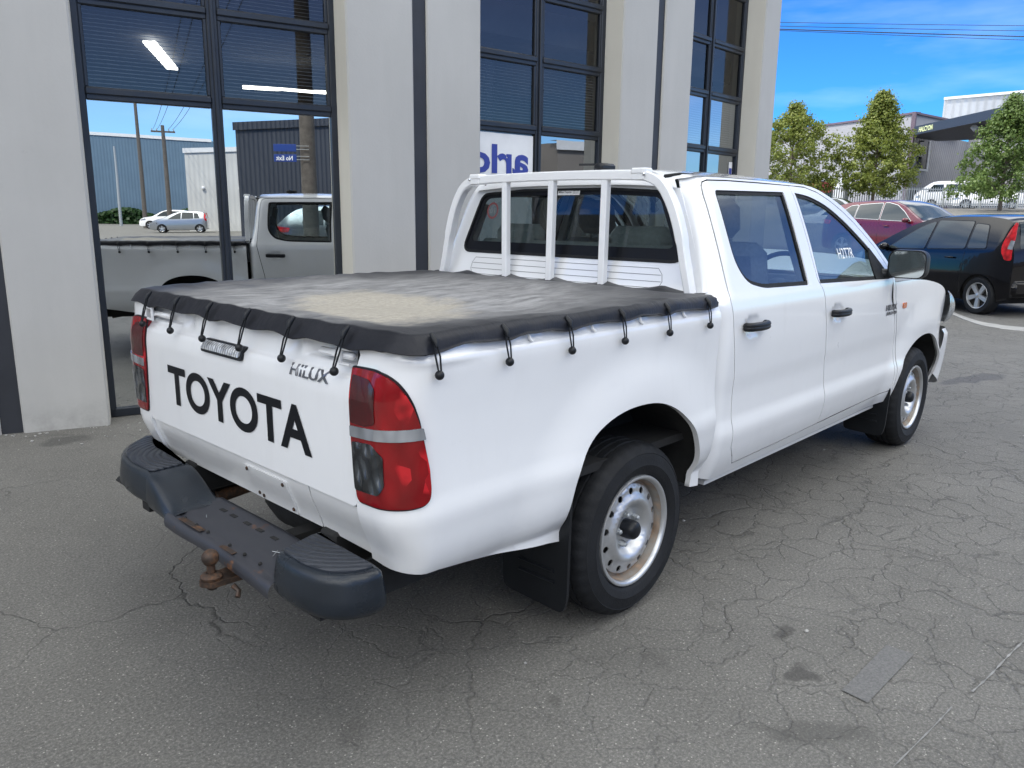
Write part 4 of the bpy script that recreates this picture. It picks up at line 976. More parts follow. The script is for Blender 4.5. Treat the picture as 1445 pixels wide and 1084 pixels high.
# --- headboard
m = MB(); XH = .475
Pc = spl([(.735,1.125),(.70,1.26),(.672,1.375),(.635,1.475),(.585,1.555),(.53,1.592),(.46,1.603),(.25,1.609),(0,1.611),(-.25,1.609),(-.46,1.603),(-.53,1.592),(-.585,1.555),(-.635,1.475),(-.672,1.375),(-.70,1.26),(-.735,1.125)], 5)
k = len(Pc); vs = []
for i, p in enumerate(Pc):
    a = Vector(Pc[max(i-1, 0)]); b = Vector(Pc[min(i+1, k-1)]); t = (b-a).normalized(); n = Vector((-t.y, t.x)); h = .020 if 8 < i < k-9 else .017
    for dx, dn in ((-.018, -h), (.018, -h), (.022, -h+.005), (.022, h-.005), (.018, h), (-.018, h), (-.022, h-.005), (-.022, -h+.005)):
        vs.append((XH+dx, p[0]+n.x*dn, p[1]+n.y*dn))
fs = [(i*8+j, i*8+(j+1) % 8, (i+1)*8+(j+1) % 8, (i+1)*8+j) for i in range(k-1) for j in range(8)]
m.add(vs, fs+[tuple(range(8))[::-1], tuple((k-1)*8+j for j in range(8))])
hbd = m.build('headboard', MAT['white_paint'], T, 30)
for y0, y1 in ((.283, .277), (-.005, .001), (-.300, -.298)):
    m = MB(); pts = [(XH-.004, y0, 1.595), (XH-.006, (y0+y1)/2, 1.35), (XH-.006, y1, 1.128)]
    vs = []
    for x, y, z in pts:
        for dx, dy in ((-.015, -.012), (-.011, -.016), (.015, -.016), (.015, .016), (-.011, .016), (-.015, .012)): vs.append((x+dx, y+dy, z))
    m.add(vs, [(i*6+j, i*6+(j+1) % 6, (i+1)*6+(j+1) % 6, (i+1)*6+j) for i in range(2) for j in range(6)]+[tuple(range(6))[::-1], tuple(12+j for j in range(6))]); m.build('headboard_bar', MAT['white_paint'], hbd, 30)
for s in (-1, 1):
    m = MB(); m.box(XH-.030, XH+.030, s*.475-.035, s*.475+.035, 1.606, 1.632, .006); m.box(XH-.027, XH-.022, s*.475-.03, s*.475+.03, 1.585, 1.615, .002); m.build('headboard_bracket', MAT['white_paint'], hbd, 30)
    m = MB(); m.ball((XH-.028, s*.505, 1.607), .0075, 10); m.build('bolt', MAT['chrome'], hbd, 40)
# --- black cover
LOOPS_S = [(-.985, 1.0), (-.730, 1), (-.460, 1), (-.190, 1), (.075, 1), (.350, 1)]
LOOPS_R = [.610, .370, .125, -.125, -.375, -.640]
def cover_out():
    c = rpoly([(.432,.848),(-1.030,.825),(-1.035,-.848),(.432,-.848)], [.03,.07,.05,.03], 8)
    return densify(c[::-1] if False else c, .035)
CO = cover_out()
def top_z(x, y):
    er, es, ef = x+1.035, .846-abs(y), .50-x
    z = 1.156+.006*sm(-1.0, -.7, x)*sm(.5, .1, x)
    e = max(0, min(1, min(er/.16, es/.14)))
    z -= .016*e*e*(3-2*e)*sm(.45, .0, x)
    z -= .016*math.exp(-((x+.62)/.34)**2-((y+.20)/.46)**2)
    k = sm(0, .12, min(er, es))
    z += k*(.0035*math.sin(9*x+5*y+2*math.sin(4*y))+.002*math.sin(23*x-11*y))
    c = min(er, es); z += .0022*math.sin(38*(x if es < er else y)+3*math.sin(9*x))*math.exp(-(c/.10)**2)   # tension puckers at the rope
    return z
def skirt_drop(x, y):
    if x < -1.0 and abs(y) < .80: d = min(abs(y-l) for l in LOOPS_R); base = .050
    else: d = min(abs(x-l[0]) for l in LOOPS_S); base = .042
    return base+.010*math.exp(-(d/.06)**2)
n = len(CO); V2 = [Vector(p) for p in CO]; E2 = [(i, (i+1) % n) for i in range(n)]
ok_in = inset(CO, .028)
for x in np.arange(-1.09, .40, .035):
    for y in np.arange(-.86, .87, .035): 
        V2.append(Vector((x, y)))
P2 = np.array([(v.x, v.y) for v in V2]); keep = np.ones(len(V2), bool); keep[n:] = in_poly(P2[n:, 0], P2[n:, 1], ok_in)
V2 = [v for v, k_ in zip(V2, keep) if k_]; 
res = delaunay_2d_cdt(V2, E2, [], 1, 1e-6)
vs = []; edge_i = {}
for i, v in enumerate(res[0]):
    z = top_z(v.x, v.y); vs.append([v.x, v.y, z])
fs = [tuple(f) for f in res[2]]
cnt = {}
for f in fs:
    for i in range(len(f)): cnt[(f[i], f[(i+1) % len(f)])] = 1
bd = [(a, b) for a, b in cnt if (b, a) not in cnt]
ring = {}
for a, b in bd:
    for i in (a, b):
        if i in ring: continue
        x, y, z = vs[i]; nrm = Vector((0, 0))
        L = [min(range(n), key=lambda q: (CO[q][0]-x)**2+(CO[q][1]-y)**2)][0]
        t_ = Vector(CO[(L+1) % n])-Vector(CO[L-1]); nrm = Vector((t_.y, -t_.x)).normalized()
        if nrm.dot(Vector((x+.35, y))) < 0: nrm = -nrm
        front = x > .42
        dr = skirt_drop(x, y) if not front else .03
        ids = []
        vs[i][2] = z-.006
        fl_ = .050 if x < -1.0 else .036
        for dn, dz in ((.010, -.003), (.018, -.009), (.032+.003*math.sin(31*x+17*y), -.45*dr), (fl_-.004, -.80*dr), (fl_, -.93*dr), (fl_+.0015, -.96*dr), (fl_, -dr), (fl_-.012, -dr-.001)):
            ids.append(len(vs)); vs.append([x+nrm.x*dn, y+nrm.y*dn, z-.004+dz])
        ring[i] = ids
for a, b in bd:
    ra, rb_ = [a]+ring[a], [b]+ring[b]
    for k_ in range(len(ra)-1): fs.append((rb_[k_], ra[k_], ra[k_+1], rb_[k_+1]))
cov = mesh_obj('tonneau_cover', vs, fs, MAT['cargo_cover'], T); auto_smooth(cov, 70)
# front tuck of the cover, scalloped between the headboard bars
m = MB()
def tuck(u, v):
    y = -.80+1.60*u; hump = .012+.013*abs(math.sin((y+.30)/.29*PI/2))**.8 if False else .026-.020*abs(math.sin(PI*(y-.28)/.29))
    return (.39+.085*v+.02*v*v, y, 1.150+.0*v+(hump*sm(.3, 1, v)-.008) )
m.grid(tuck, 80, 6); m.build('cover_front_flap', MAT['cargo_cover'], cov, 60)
def loop(top, bot, out):
    m = MB(); o = Vector(out); t = Vector(top); b = Vector(bot); side = Vector((0, 0, 1)).cross(o).normalized()
    m.tube([t-o*.008+Vector((0, 0, .016)), t+o*.008, t+o*.014-Vector((0, 0, .016))], [.005, .009, .005], 8)
    for k_ in (-1, 1): m.tube([t+o*.006+side*k_*.004, (t+b)/2+o*.008+side*k_*.0075, b+o*.006+side*k_*.004], .0025, 6)
    m.ball(b+o*.004-Vector((0, 0, .006)), .0125, 12); m.build('bungee_loop', MAT['black_plastic'], cov, 50)
for x, _ in LOOPS_S:
    for s in (-1, 1):
        if s > 0 and x < -.9: continue
        loop((x, s*.878, 1.132), (x+.008, s*.888, 1.052 if x > -.9 else 1.050), (0, s, 0))
for y in LOOPS_R: loop((-1.078, y, 1.135), (-1.096, y+.030, 1.036), (-1, 0, 0))
# --- cabin
it = MB(); it.box(.62, 2.35, -.76, .76, .40, .46)
it.build('cabin_floor', MAT['interior'], T)
def seat(x, y, wd, nm='seat', head=True, hy=(0,)):
    m = MB(); m.box(x-.05, x+.48, y-wd, y+wd, .62, .78, .05)
    m.box(-.06, .06, -wd, wd, 0, .58, .05, Matrix.Translation((x-.02, y, .76)) @ Matrix.Rotation(R_(-14), 4, 'Y')); st = m.build(nm, MAT['seat_fabric'], T, 40)
    for h in hy:
        m = MB(); m.box(-.045, .045, -.125, .125, .0, .185, .045, Matrix.Translation((x-.18, y+h, 1.345)) @ Matrix.Rotation(R_(-10), 4, 'Y')); m.tube([(x-.17, y+h-.05, 1.30), (x-.18, y+h-.05, 1.37)], .006, 6); m.tube([(x-.17, y+h+.05, 1.30), (x-.18, y+h+.05, 1.37)], .006, 6); m.build('head_restraint', MAT['seat_fabric'], st, 40)
seat(1.48, -.37, .25); seat(1.48, .37, .25); seat(.78, 0, .62, hy=())
for h in (-.36, .36):
    m = MB(); m.box(.62, .70, h-.16, h+.16, 1.28, 1.40, .04); m.build('head_restraint', MAT['seat_fabric'], T, 40)
m = MB(); m.box(2.18, 2.62, -.76, .76, .80, 1.10, .05); m.box(2.10, 2.25, -.60, -.20, 1.00, 1.12, .04); m.build('dashboard', MAT['interior'], T, 40)
m = MB(); c = Matrix.Translation((2.02, -.37, 1.08)) @ Matrix.Rotation(R_(-64), 4, 'Y')
m.tube([c @ Vector((.185*math.cos(a*PI/14), .185*math.sin(a*PI/14), 0)) for a in range(28)], .014, 8, closed=True); m.box(-.02, .02, -.18, .18, -.01, .01, .005, c); m.ball(c @ Vector((0, 0, -.01)), .06, 12, (1, 1, .6)); m.tube([(2.02, -.37, 1.08), (2.25, -.37, .98)], .03, 8); m.build('steering_wheel', MAT['interior'], T, 40)
m = MB(); m.box(1.93, 1.95, -.12, .12, 1.455, 1.515, .012); m.tube([(1.94, 0, 1.51), (1.90, 0, 1.56)], .01, 6); m.build('cabin_mirror', MAT['interior'], T, 40)
m = MB(); m.box(.62, 1.72, -.60, .60, 1.585, 1.600)
for s in (-1, 1):
    m.tube([(.70, s*.66, 1.50), (.66, s*.72, 1.30), (.64, s*.80, 1.0)], .03, 8); m.tube([(1.41, s*.63, 1.56), (1.41, s*.72, 1.30), (1.45, s*.80, 1.05)], .028, 8)
m.build('roof_lining', MAT['interior_light'], T, 40)
m = MB(); m.box(.60, 2.3, -.84, -.80, .45, 1.09); m.box(.60, 2.3, .80, .84, .45, 1.09); m.box(.56, .60, -.70, .70, .5, 1.24); m.build('door_card', MAT['interior'], T)
# writing in white marker, on the far front window, read back to front
V, F = text_mesh('H2T7R', 0, 1, 0, 1, 0, .0); 
vv = []
for x, z, _ in V: vv.append(cab_map(1.77+(x)*.20, 1.243+z*.052, -.008, -1))
mesh_obj('marker_writing', vv, F, MAT['marker'], T)

# ------------------------------------------------------------------ ground
def gz(x, y):
    """the yard beyond the kerb climbs gently towards the far fence"""
    d = math.hypot(x-CAM[0], y-CAM[1]); az = math.degrees(math.atan2(y-CAM[1], x-CAM[0]))
    k = sm(-35, -5, az)*sm(110, 75, az)
    return k*interp([(0,0),(14.5,0),(22,.30),(25,.45),(45,1.75),(52,2.10),(64,2.25),(90,2.35),(140,2.5)], d)
m = MB(); rings = [0,1,2,3,5,8,12,15,18,22,26,31,37,44,52,60,75,100,150,300,700]; NA = 72
vs = [(0, 0, 0)]; fs = []
for i, r in enumerate(rings[1:]):
    for j in range(NA):
        a = 2*PI*j/NA; x, y = CAM[0]+r*math.cos(a), CAM[1]+r*math.sin(a); vs.append((x, y, gz(x, y)))
vs[0] = (CAM[0], CAM[1], 0)
for j in range(NA): fs.append((0, 1+j, 1+(j+1) % NA))
for i in range(len(rings)-2):
    for j in range(NA): fs.append((1+i*NA+j, 1+(i+1)*NA+j, 1+(i+1)*NA+(j+1) % NA, 1+i*NA+(j+1) % NA))
g = mesh_obj('ground', vs, fs, MAT['asphalt'], smooth=True); tag(g, kind='structure')
# kerb strip by the black hatchback
m = MB(); A = spl([(13.5,2.25),(11.75,1.18),(11.18,.86),(10.62,.49),(10.45,.22),(10.38,-.10),(10.40,-3.0),(10.5,-9)], 4)
B = [(x-.42, y-.12) for x, y in A]
m.add([(x, y, .012) for x, y in A]+[(x, y, .008) for x, y in B]+[(x, y, -.02) for x, y in B], [(i, i+1, len(A)+i+1, len(A)+i) for i in range(len(A)-1)]+[(len(A)+i, len(A)+i+1, 2*len(A)+i+1, 2*len(A)+i) for i in range(len(A)-1)])
k = m.build('kerb', MAT['concrete']); tag(k, kind='structure')
m = MB(); m.add([(x, y, .004) for x, y in ((.050,-1.600),(.040,-1.682),(.43,-1.695),(.425,-1.607))], [(0,1,2,3)]); k = m.build('road_patch', MAT['tar_patch']); tag(k, kind='structure')
m = MB(); 
def strip(pts, w):
    P = [Vector(p) for p in pts]; L = []; Rr = []
    for i, p in enumerate(P):
        t = (P[min(i+1, len(P)-1)]-P[max(i-1, 0)]).normalized(); nn = Vector((-t.y, t.x)); ww = w*(.7+.5*math.sin(i*2.3))
        L.append((*(p+nn*ww), .004)); Rr.append((*(p-nn*ww), .004))
    m.add(L+Rr, [(i, len(P)+i, len(P)+i+1, i+1) for i in range(len(P)-1)])
strip(spl([(1.3,-2.00),(.8,-1.944),(.62,-1.925),(.465,-1.912),(.33,-1.895)], 5), .0035)
strip(spl([(.20,-1.872),(.05,-1.86),(-.205,-1.835)], 5), .0025)
k = m.build('road_marks', MAT['scuff']); tag(k, kind='structure')

# ------------------------------------------------------------------ the grey building
def dirv(a): a = R_(a); return Vector((math.cos(a), math.sin(a)))
def nrm(a): a = R_(a); return Vector((-math.sin(a), math.cos(a)))     # into the building
DEP = .27; H = 15.0
V_ = {}
P0 = Vector((-.382, 3.223)); A1 = Vector((1.312, 2.724)); B1 = Vector((2.439, 2.480)); A2 = Vector((4.072, 2.265)); B2 = Vector((5.168, 2.189)); A3 = Vector((6.673, 2.178)); E3 = Vector((7.109, 2.209))
L0 = P0-dirv(-20.7)*.565; L0b = L0-dirv(-20.7)*.12; L1 = L0b-dirv(-20.7)*.52; W0 = L1-dirv(-25)*1.72; L2 = W0-dirv(-29)*1.17; W00 = L2-dirv(-33)*1.72; L3 = W00-dirv(-37)*1.2
BLD = empty('office_building', (P0.x, P0.y, 0)); tag(BLD, 'grey rendered office building with tall dark framed windows behind the pickup truck', 'building')
bl_inv = Matrix.Translation((-P0.x, -P0.y, 0))
def bpart(mb, name, mat, parent=BLD, smooth=None):
    o = mb.build(name, mat, parent, smooth)
    if parent == BLD: o.location = (-P0.x, -P0.y, 0)
    return o
def pier(a, b, name='pier', end=False):
    """two rendered panels with a dark joint between"""
    d = (b-a).normalized(); n = Vector((-d.y, d.x)); ln = (b-a).length; out = []
    j0, j1 = (.455, .565) if not end else (9, 9)
    j0, j1 = ln*.472, ln*.575
    segs = [(0, j0), (j1, ln)] if not end else [(0, ln)]
    for s0, s1 in segs:
        m = MB(); p, q = a+d*s0, a+d*s1; back = .36
        poly = [p, q, q+n*back, p+n*back]
        vs = []; 
        zl = [0, H]
        bv = .012
        prof = [p+n*back, p+n*bv, p+d*bv, q-d*bv, q+n*bv, q+n*back]
        for z in zl: vs += [(v.x, v.y, z) for v in prof]
        kk = len(prof)
        for i in range(len(zl)-1):
            for j in range(kk-1):
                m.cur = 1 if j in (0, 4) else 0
                m.add([], []); m.f.append((i*kk+j, i*kk+j+1, (i+1)*kk+j+1, (i+1)*kk+j)); m.m.append(m.cur)
        m.v = [tuple(v) for v in vs]
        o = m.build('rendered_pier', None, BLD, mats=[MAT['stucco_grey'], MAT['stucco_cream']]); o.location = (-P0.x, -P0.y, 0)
    if not end:
        m = MB(); p, q = a+d*(j0-.01), a+d*(j1+.01)
        m.prism([p+n*.022, q+n*.022, q+n*.08, p+n*.08], 0, H); bpart(m, 'joint_strip', MAT['joint_strip'])
ZT = [.06, 2.20, 2.785, 3.335, 3.90, 4.47, 6.6, 7.2, 7.8, 9.2, 11.0, 12.6, 14.8]
def blinds(m, o, d, n, w0, w1, z0, z1, pitch=.025, depth=.07):
    z = z0+.01
    while z < z1-.005:
        a, b = o+d*w0+n*depth, o+d*w1+n*depth; c = n*.013
        m.add([(*(a-c), z-.0045), (*(b-c), z-.0045), (*(b+c), z+.0045), (*(a+c), z+.0045)], [(0,1,2,3)]); z += pitch
def window(a, b, ang, lay, first=False):
    """a tall window: frame, transoms and panes; a, b are the outer corners of the piers either side"""
    n = nrm(ang); o = a+n*(DEP-.05); d = (b-a).normalized(); W = (b-a).length
    fr = MB()
    def bar(s0, s1, z0, z1, f0=0.0, dp=.06, bev=.006):
        mt = Matrix(((d.x, n.x, 0, o.x), (d.y, n.y, 0, o.y), (0, 0, 1, 0), (0, 0, 0, 1)))
        fr.box(s0, s1, f0, f0+dp, z0, z1, bev, mt)
    bar(-.03, .058, 0, H-.2); bar(W-.062, W+.03, 0, H-.2); mc = W*.497; bar(mc-.036, mc+.036, 0, H-.2)
    bar(mc-.012, mc+.012, 0, H-.2, -.018, .03, .004)
    bar(0, W, 0, .062, .0)
    for z in ZT[1:]:
        for s0, s1 in ((.058, mc-.036), (mc+.036, W-.062)):
            bar(s0, s1, z-.042, z+.042, .004, .05); bar(s0, s1, z-.008, z+.034, -.012, .03, .006)
    # opening sashes above the door-height transom
    for i in range(1, len(ZT)-1):
        for s0, s1 in ((.058, mc-.036), (mc+.036, W-.062)):
            z0, z1 = ZT[i]+.040, ZT[i+1]-.040; t = .022
            bar(s0, s0+t, z0, z1, .006, .04, .004); bar(s1-t, s1, z0, z1, .006, .04, .004)
    f = bpart(fr, 'window', MAT['frame_metal'])
    for i in range(len(ZT)-1):
        for k, (s0, s1) in enumerate(((.058, mc-.036), (mc+.036, W-.062))):
            z0, z1 = ZT[i]+.0, ZT[i+1]-.0
            if i == 0: z0 = .06
            m = MB(); g = n*.028
            p, q = o+d*s0+g, o+d*s1+g; m.add([(p.x, p.y, z0), (q.x, q.y, z0), (q.x, q.y, z1), (p.x, p.y, z1)], [(0,1,2,3)])
            gm = MAT[lay.get((i, k), lay.get(i, 'window_glass'))]; m.build('pane', gm, f)
            if (i, k) in lay.get('blinds', ()):
                m = MB(); blinds(m, o, d, n, s0+.01, s1-.01, z0+.04, z1-.03); m.build('blind', MAT['blind'], f)
    return o, d, n, W, f
allb = {'blinds': {(1,0),(1,1),(2,0),(2,1)}, 0: 'mirror_film_glass'}
window(W00, L2, -33, {'blinds': {(1,0),(1,1)}, 0: 'mirror_film_glass'})
pier(L3, W00)
window(W0, L1, -25, {'blinds': {(1,0),(1,1)}, 0: 'mirror_film_glass'})
pier(L2, W0); pier(L1, P0)
w1 = window(P0, A1, -16.4, allb)
pier(A1, B1)
w2 = window(B1, A2, -7.5, {'blinds': {(1,0),(1,1)}, 0: 'dim_glass', (0,0): 'shop_glass'})
pier(A2, B2)
w3 = window(B2, A3, -.4, {'blinds': {(1,0),(1,1)}, 0: 'dim_glass', 1: 'dim_glass'})
pier(A3, E3, end=True)
# shell: end wall, back, roof, interior linings
sh = MB(); back = [Vector((E3.x, E3.y+.02)), Vector((E3.x+.4, 22)), Vector((-12, 24)), L3+Vector((0, .02))]
def wallseg(mm, p, q, t=.25, z0=0, z1=H):
    d = (q-p).normalized(); n = Vector((-d.y, d.x)); mm.prism([p, q, q+n*t, p+n*t], z0, z1)
wallseg(sh, back[0], back[1]); wallseg(sh, back[1], back[2]); wallseg(sh, back[2], back[3])
bpart(sh, 'outer_wall', MAT['stucco_grey'])
rf = MB(); rf.prism([tuple(v) for v in (L3+nrm(-33)*.1, L2+nrm(-29)*.1, W0+nrm(-25)*.3, P0+nrm(-20)*.3, A1+nrm(-12)*.3, B1+nrm(-8)*.3, A2+nrm(-4)*.3, B2+nrm(0)*.3, E3+Vector((0, .3)), back[1], back[2])], H-.25, H); bpart(rf, 'roof', MAT['concrete'])
rm = MB(); inner = [L2+nrm(-25)*.40, W0+nrm(-25)*.50, P0+nrm(-18)*.50, A1+nrm(-12)*.50, B1+nrm(-8)*.50, A2+nrm(-4)*.50, B2+nrm(0)*.50, E3+Vector((-.3, .45)), Vector((E3.x-.1, 9)), Vector((-3, 11)), Vector((-6, 9))]
for z0, z1 in ((-.05, .03), (3.02, 3.30), (6.0, 6.2), (9.0, 9.2)): rm.prism([tuple(v) for v in inner], z0, z1)
wallseg(rm, Vector((-6, 8.6)), Vector((7, 8.6)), .1, 0, 12); wallseg(rm, Vector((3.3, 3.2)), Vector((3.3, 8.6)), .1, 0, 9)
bpart(rm, 'interior_room', MAT['room_dark'])
# lit ceiling tubes seen through the blinds
def tube_lamp(c, ang, ln, wd):
    m = MB(); m.box(-ln/2, ln/2, -wd/2, wd/2, -.03, 0, .004, Matrix.Translation(c) @ Matrix.Rotation(R_(ang), 4, 'Z')); bpart(m, 'ceiling_lamp', MAT['lamp_tube'])
tube_lamp((1.37, 5.98, 2.98), 58.6, 1.40, .11); tube_lamp((2.54, 5.51, 2.75), -25.7, 1.0, .05)
# reversed lettering on a banner behind the second window
o, d, n, W, f = w2
def onwin(s, z, dep): p = o+d*s+n*dep; return (p.x, p.y, z)
m = MB(); m.add([onwin(.065, 1.2, .021), onwin(.77, 1.2, .021), onwin(.77, 2.145, .021), onwin(.065, 2.145, .021)], [(0,1,2,3)]); bpart(m, 'banner', MAT['sticker_white'])
V, F = text_mesh('arlo', 0, 1, 0, 1, 0, .03)
mm_ = mesh_obj('banner_lettering', [onwin(.715-x*.66, 1.80+z*.25, .017) for x, z, _ in V], F, MAT['navy_sign'], BLD); mm_.location = (-P0.x, -P0.y, 0)
o, d, n, W, f = w3
m = MB(); m.add([onwin(W-.19, 1.86, .022), onwin(W-.11, 1.86, .022), onwin(W-.11, 2.09, .022), onwin(W-.19, 2.09, .022)], [(0,1,2,3)]); bpart(m, 'window_notice', MAT['sticker_white'])
m = MB(); m.add([onwin(W-.18, z, .019) if k < 1 else onwin(W-.12, z, .019) for z in (1.93, 2.02) for k in (0, 1)], [(0,1,3,2)]); bpart(m, 'notice_panel', MAT['navy_sign'])
bpy.context.view_layer.update()

rnd = random.Random(11); m = MB()
for i in range(120):
    if i < 70: t_ = rnd.random(); b_ = L1.lerp(P0, t_) if rnd.random() < .6 else P0.lerp(A1, t_); x, y = b_.x-rnd.random()*.05, b_.y-rnd.expovariate(9)-.01
    else: x, y = rnd.uniform(-2.4, 4.5), rnd.uniform(-3.6, 3.0)
    r = rnd.uniform(.003, .008); m.ball((x, y, r*.5), r, 6, (rnd.uniform(.8, 1.6), rnd.uniform(.7, 1.2), rnd.uniform(.5, .8)))
tag(m.build('loose_grit', MAT['concrete']), 'loose pale grit scattered on the asphalt along the foot of the wall', 'grit', kind='stuff')

# ------------------------------------------------------------------ other vehicles
def make_car(name, label, cat, loc, heading, P, paint, group=None, z=None, wheels=True, detail=True):
    """P: L, W, belt[], top[] tables (x from the tail), roofw, wheel xs, wheel radius, windows[]"""
    L, W = P['L'], P['W']; belt, top = P['belt'], P['top']
    root = empty(name, (loc[0], loc[1], gz(*loc) if z is None else z), R_(heading)); tag(root, label, cat, group)
    Hm = max(t[1] for t in top); rw = P['roofw']; xw, wr = P['wx'], P['wr']; zb0 = P.get('zb', .20)
    def plan(x):
        f = min(1, x/P.get('tr', .55)); g_ = min(1, (L-x)/P.get('tf', .9))
        return (1-P.get('kt', .16)*(1-f)**2.4)*(1-.30*(1-g_)**2.4)
    prof = [(0, .90), (.22, .955), (.34, .985), (.60, 1.0), (.80, .985), (1.0, .955), (1.06, .93)]
    def wy(x, zz):
        b = interp(belt, x); k = zz/b
        if k <= 1: wv = W*interp(prof, k)
        else:
            wv = W*.955+(rw-W*.955)*min(1.15, (zz-b)/(Hm-.05-b))**1.15
        return wv*plan(x)
    def te(x): return interp(top, x)-.045
    def ztop(x, y):
        t_ = te(x); ye = wy(x, t_); a = min(1, abs(y)/max(ye, .01)); return t_+.045*(1-a**3.0)
    xs = [0, .02, .05, .1, .16, .24]+[i*L/60 for i in range(3, 60)]+[L-.12, L-.06, L-.03, L]
    ra = wr+.045
    for xc in xw: xs += [xc-ra, xc-ra*.985, xc-ra*.93, xc-ra*.8, xc-ra*.6, xc+ra*.6, xc+ra*.8, xc+ra*.93, xc+ra*.985, xc+ra, xc-ra-.004, xc+ra+.004]
    xs = sorted(set(round(x, 4) for x in xs))
    def zb(x):
        v = zb0+.10*max(0, 1-x/.25)**2+.06*max(0, 1-(L-x)/.3)**2
        for xc in xw:
            dx = abs(x-xc)
            if dx < ra: v = max(v, wr*.98+math.sqrt(ra*ra-dx*dx))
        return v
    rows = []
    for x in xs:
        b = interp(belt, x); t_ = te(x); sh = min(b, t_-.001); z0 = min(zb(x), sh-.01); r = []
        for i in range(11): zz = z0+(sh-z0)*i/10; r.append((x, wy(x, zz), zz))
        for i in range(1, 8): zz = sh+(t_-sh)*i/7; r.append((x, wy(x, zz), zz))
        ye = wy(x, t_)
        for i in range(1, 9): y = ye*(1-(i/8)**1.0); r.append((x, y, ztop(x, y)))
        rows.append(r)
    k = len(rows[0]); vs = []; fs = []
    for s in (1, -1):
        o = len(vs)
        for r in rows: vs += [(x, s*y, zz) for x, y, zz in r]
        for i in range(len(rows)-1):
            for j in range(k-1):
                f = (o+i*k+j, o+(i+1)*k+j, o+(i+1)*k+j+1, o+i*k+j+1); fs.append(f[::-1] if s > 0 else f)
        for i, fl in ((0, s < 0), (len(rows)-1, s > 0)):   # tail and nose caps
            half = [o+i*k+j for j in range(k)]; zc = len(vs); 
            for j in range(k): vs.append((rows[i][j][0]+(0), 0, rows[i][j][2]))
            for j in range(k-1):
                f = (half[j], half[j+1], zc+j+1, zc+j); fs.append(f if not fl else f[::-1])
    m = MB(); m.add(vs, fs); body = m.build('body', MAT[paint], root, 38)
    m = MB(); m.box(.25, L-.3, -W*.80, W*.80, zb0-.02, .62)
    for xc in xw: m.box(xc-ra, xc+ra, -W*.93, W*.93, .35, .70)
    m.build('underbody', MAT['dark_under'], root)
    for s in (1, -1):
        mp = lambda x, zz, off=0.0, s=s: (x, s*(wy(x, zz)+off), zz)
        for wdw in P['win']:
            panel('side_window', mp, rpoly(wdw, .035, 3), (), MAT['dark_glass'], root, sx=.12, sz=.06, thick=.0, rim=False, off=.006)
            if detail: panel('window_trim', mp, inset(rpoly(wdw, .035, 3), -.012), (rpoly(wdw, .035, 3),), MAT[P.get('trim', 'black_plastic')], root, sx=.12, sz=.06, thick=.004, off=.005)
        if P.get('lamp'): panel('tail_light', mp, rpoly(P['lamp'], .03, 3), (), MAT['far_red_lens'], root, sx=.05, sz=.04, thick=.01, off=.012)
        if P.get('lampc'): panel('indicator_lens', mp, rpoly(P['lampc'], .01, 3), (), MAT['clear_lens'], root, sx=.05, sz=.04, thick=.002, off=.016)
        if P.get('hlamp'): panel('headlight', mp, rpoly(P['hlamp'], .03, 3), (), MAT['headlight_lens'], root, sx=.05, sz=.04, thick=.01, off=.008)
        if detail:
            for hx in P.get('handles', ()):
                m = MB(); p = mp(hx, interp(belt, hx)-.10, .03); m.box(hx-.085, hx+.085, p[1]-.012, p[1]+.012, p[2]-.012, p[2]+.012, .006); m.build('door_handle', MAT[paint], root, 40)
            for sx_ in P.get('seams', ()):
                pts = [mp(sx_+.02*math.sin(i), zz, .001) for i, zz in enumerate([.30, .5, .7, interp(belt, sx_)-.02])]
                m = MB(); m.tube(pts, .004, 4); m.build('door_seam', MAT['dark_under'], body)
            mx = P.get('mirror')
            if mx: m = MB(); p = mp(mx, interp(belt, mx)+.07, .11); m.ball(p, .105, 14, (.8, .9, .62)); m.tube([mp(mx+.03, interp(belt, mx), -.02), p], .025, 6); m.build('wing_mirror', MAT[P.get('mcol', paint)], root, 60)
    tm = lambda x, y, off=0.0: (x, y, ztop(x, y)+off)
    def slab(nm, x0, x1, fr, mat):
        n = 10; a = [(x0+(x1-x0)*i/n) for i in range(n+1)]
        fn = lambda u, v: (x0+(x1-x0)*u+.0, (2*v-1)*fr(x0+(x1-x0)*u), ztop(x0+(x1-x0)*u, (2*v-1)*fr(x0+(x1-x0)*u))+.006)
        m = MB(); m.grid(fn, 12, 12); o = m.build(nm, MAT[mat], root, 60); return o
    if P.get('ws'): slab('windscreen', *P['ws'], lambda x: wy(x, te(x))*.90, 'dark_glass')
    if P.get('rs'): slab('rear_window', *P['rs'], lambda x: wy(x, te(x))*.84, 'dark_glass')
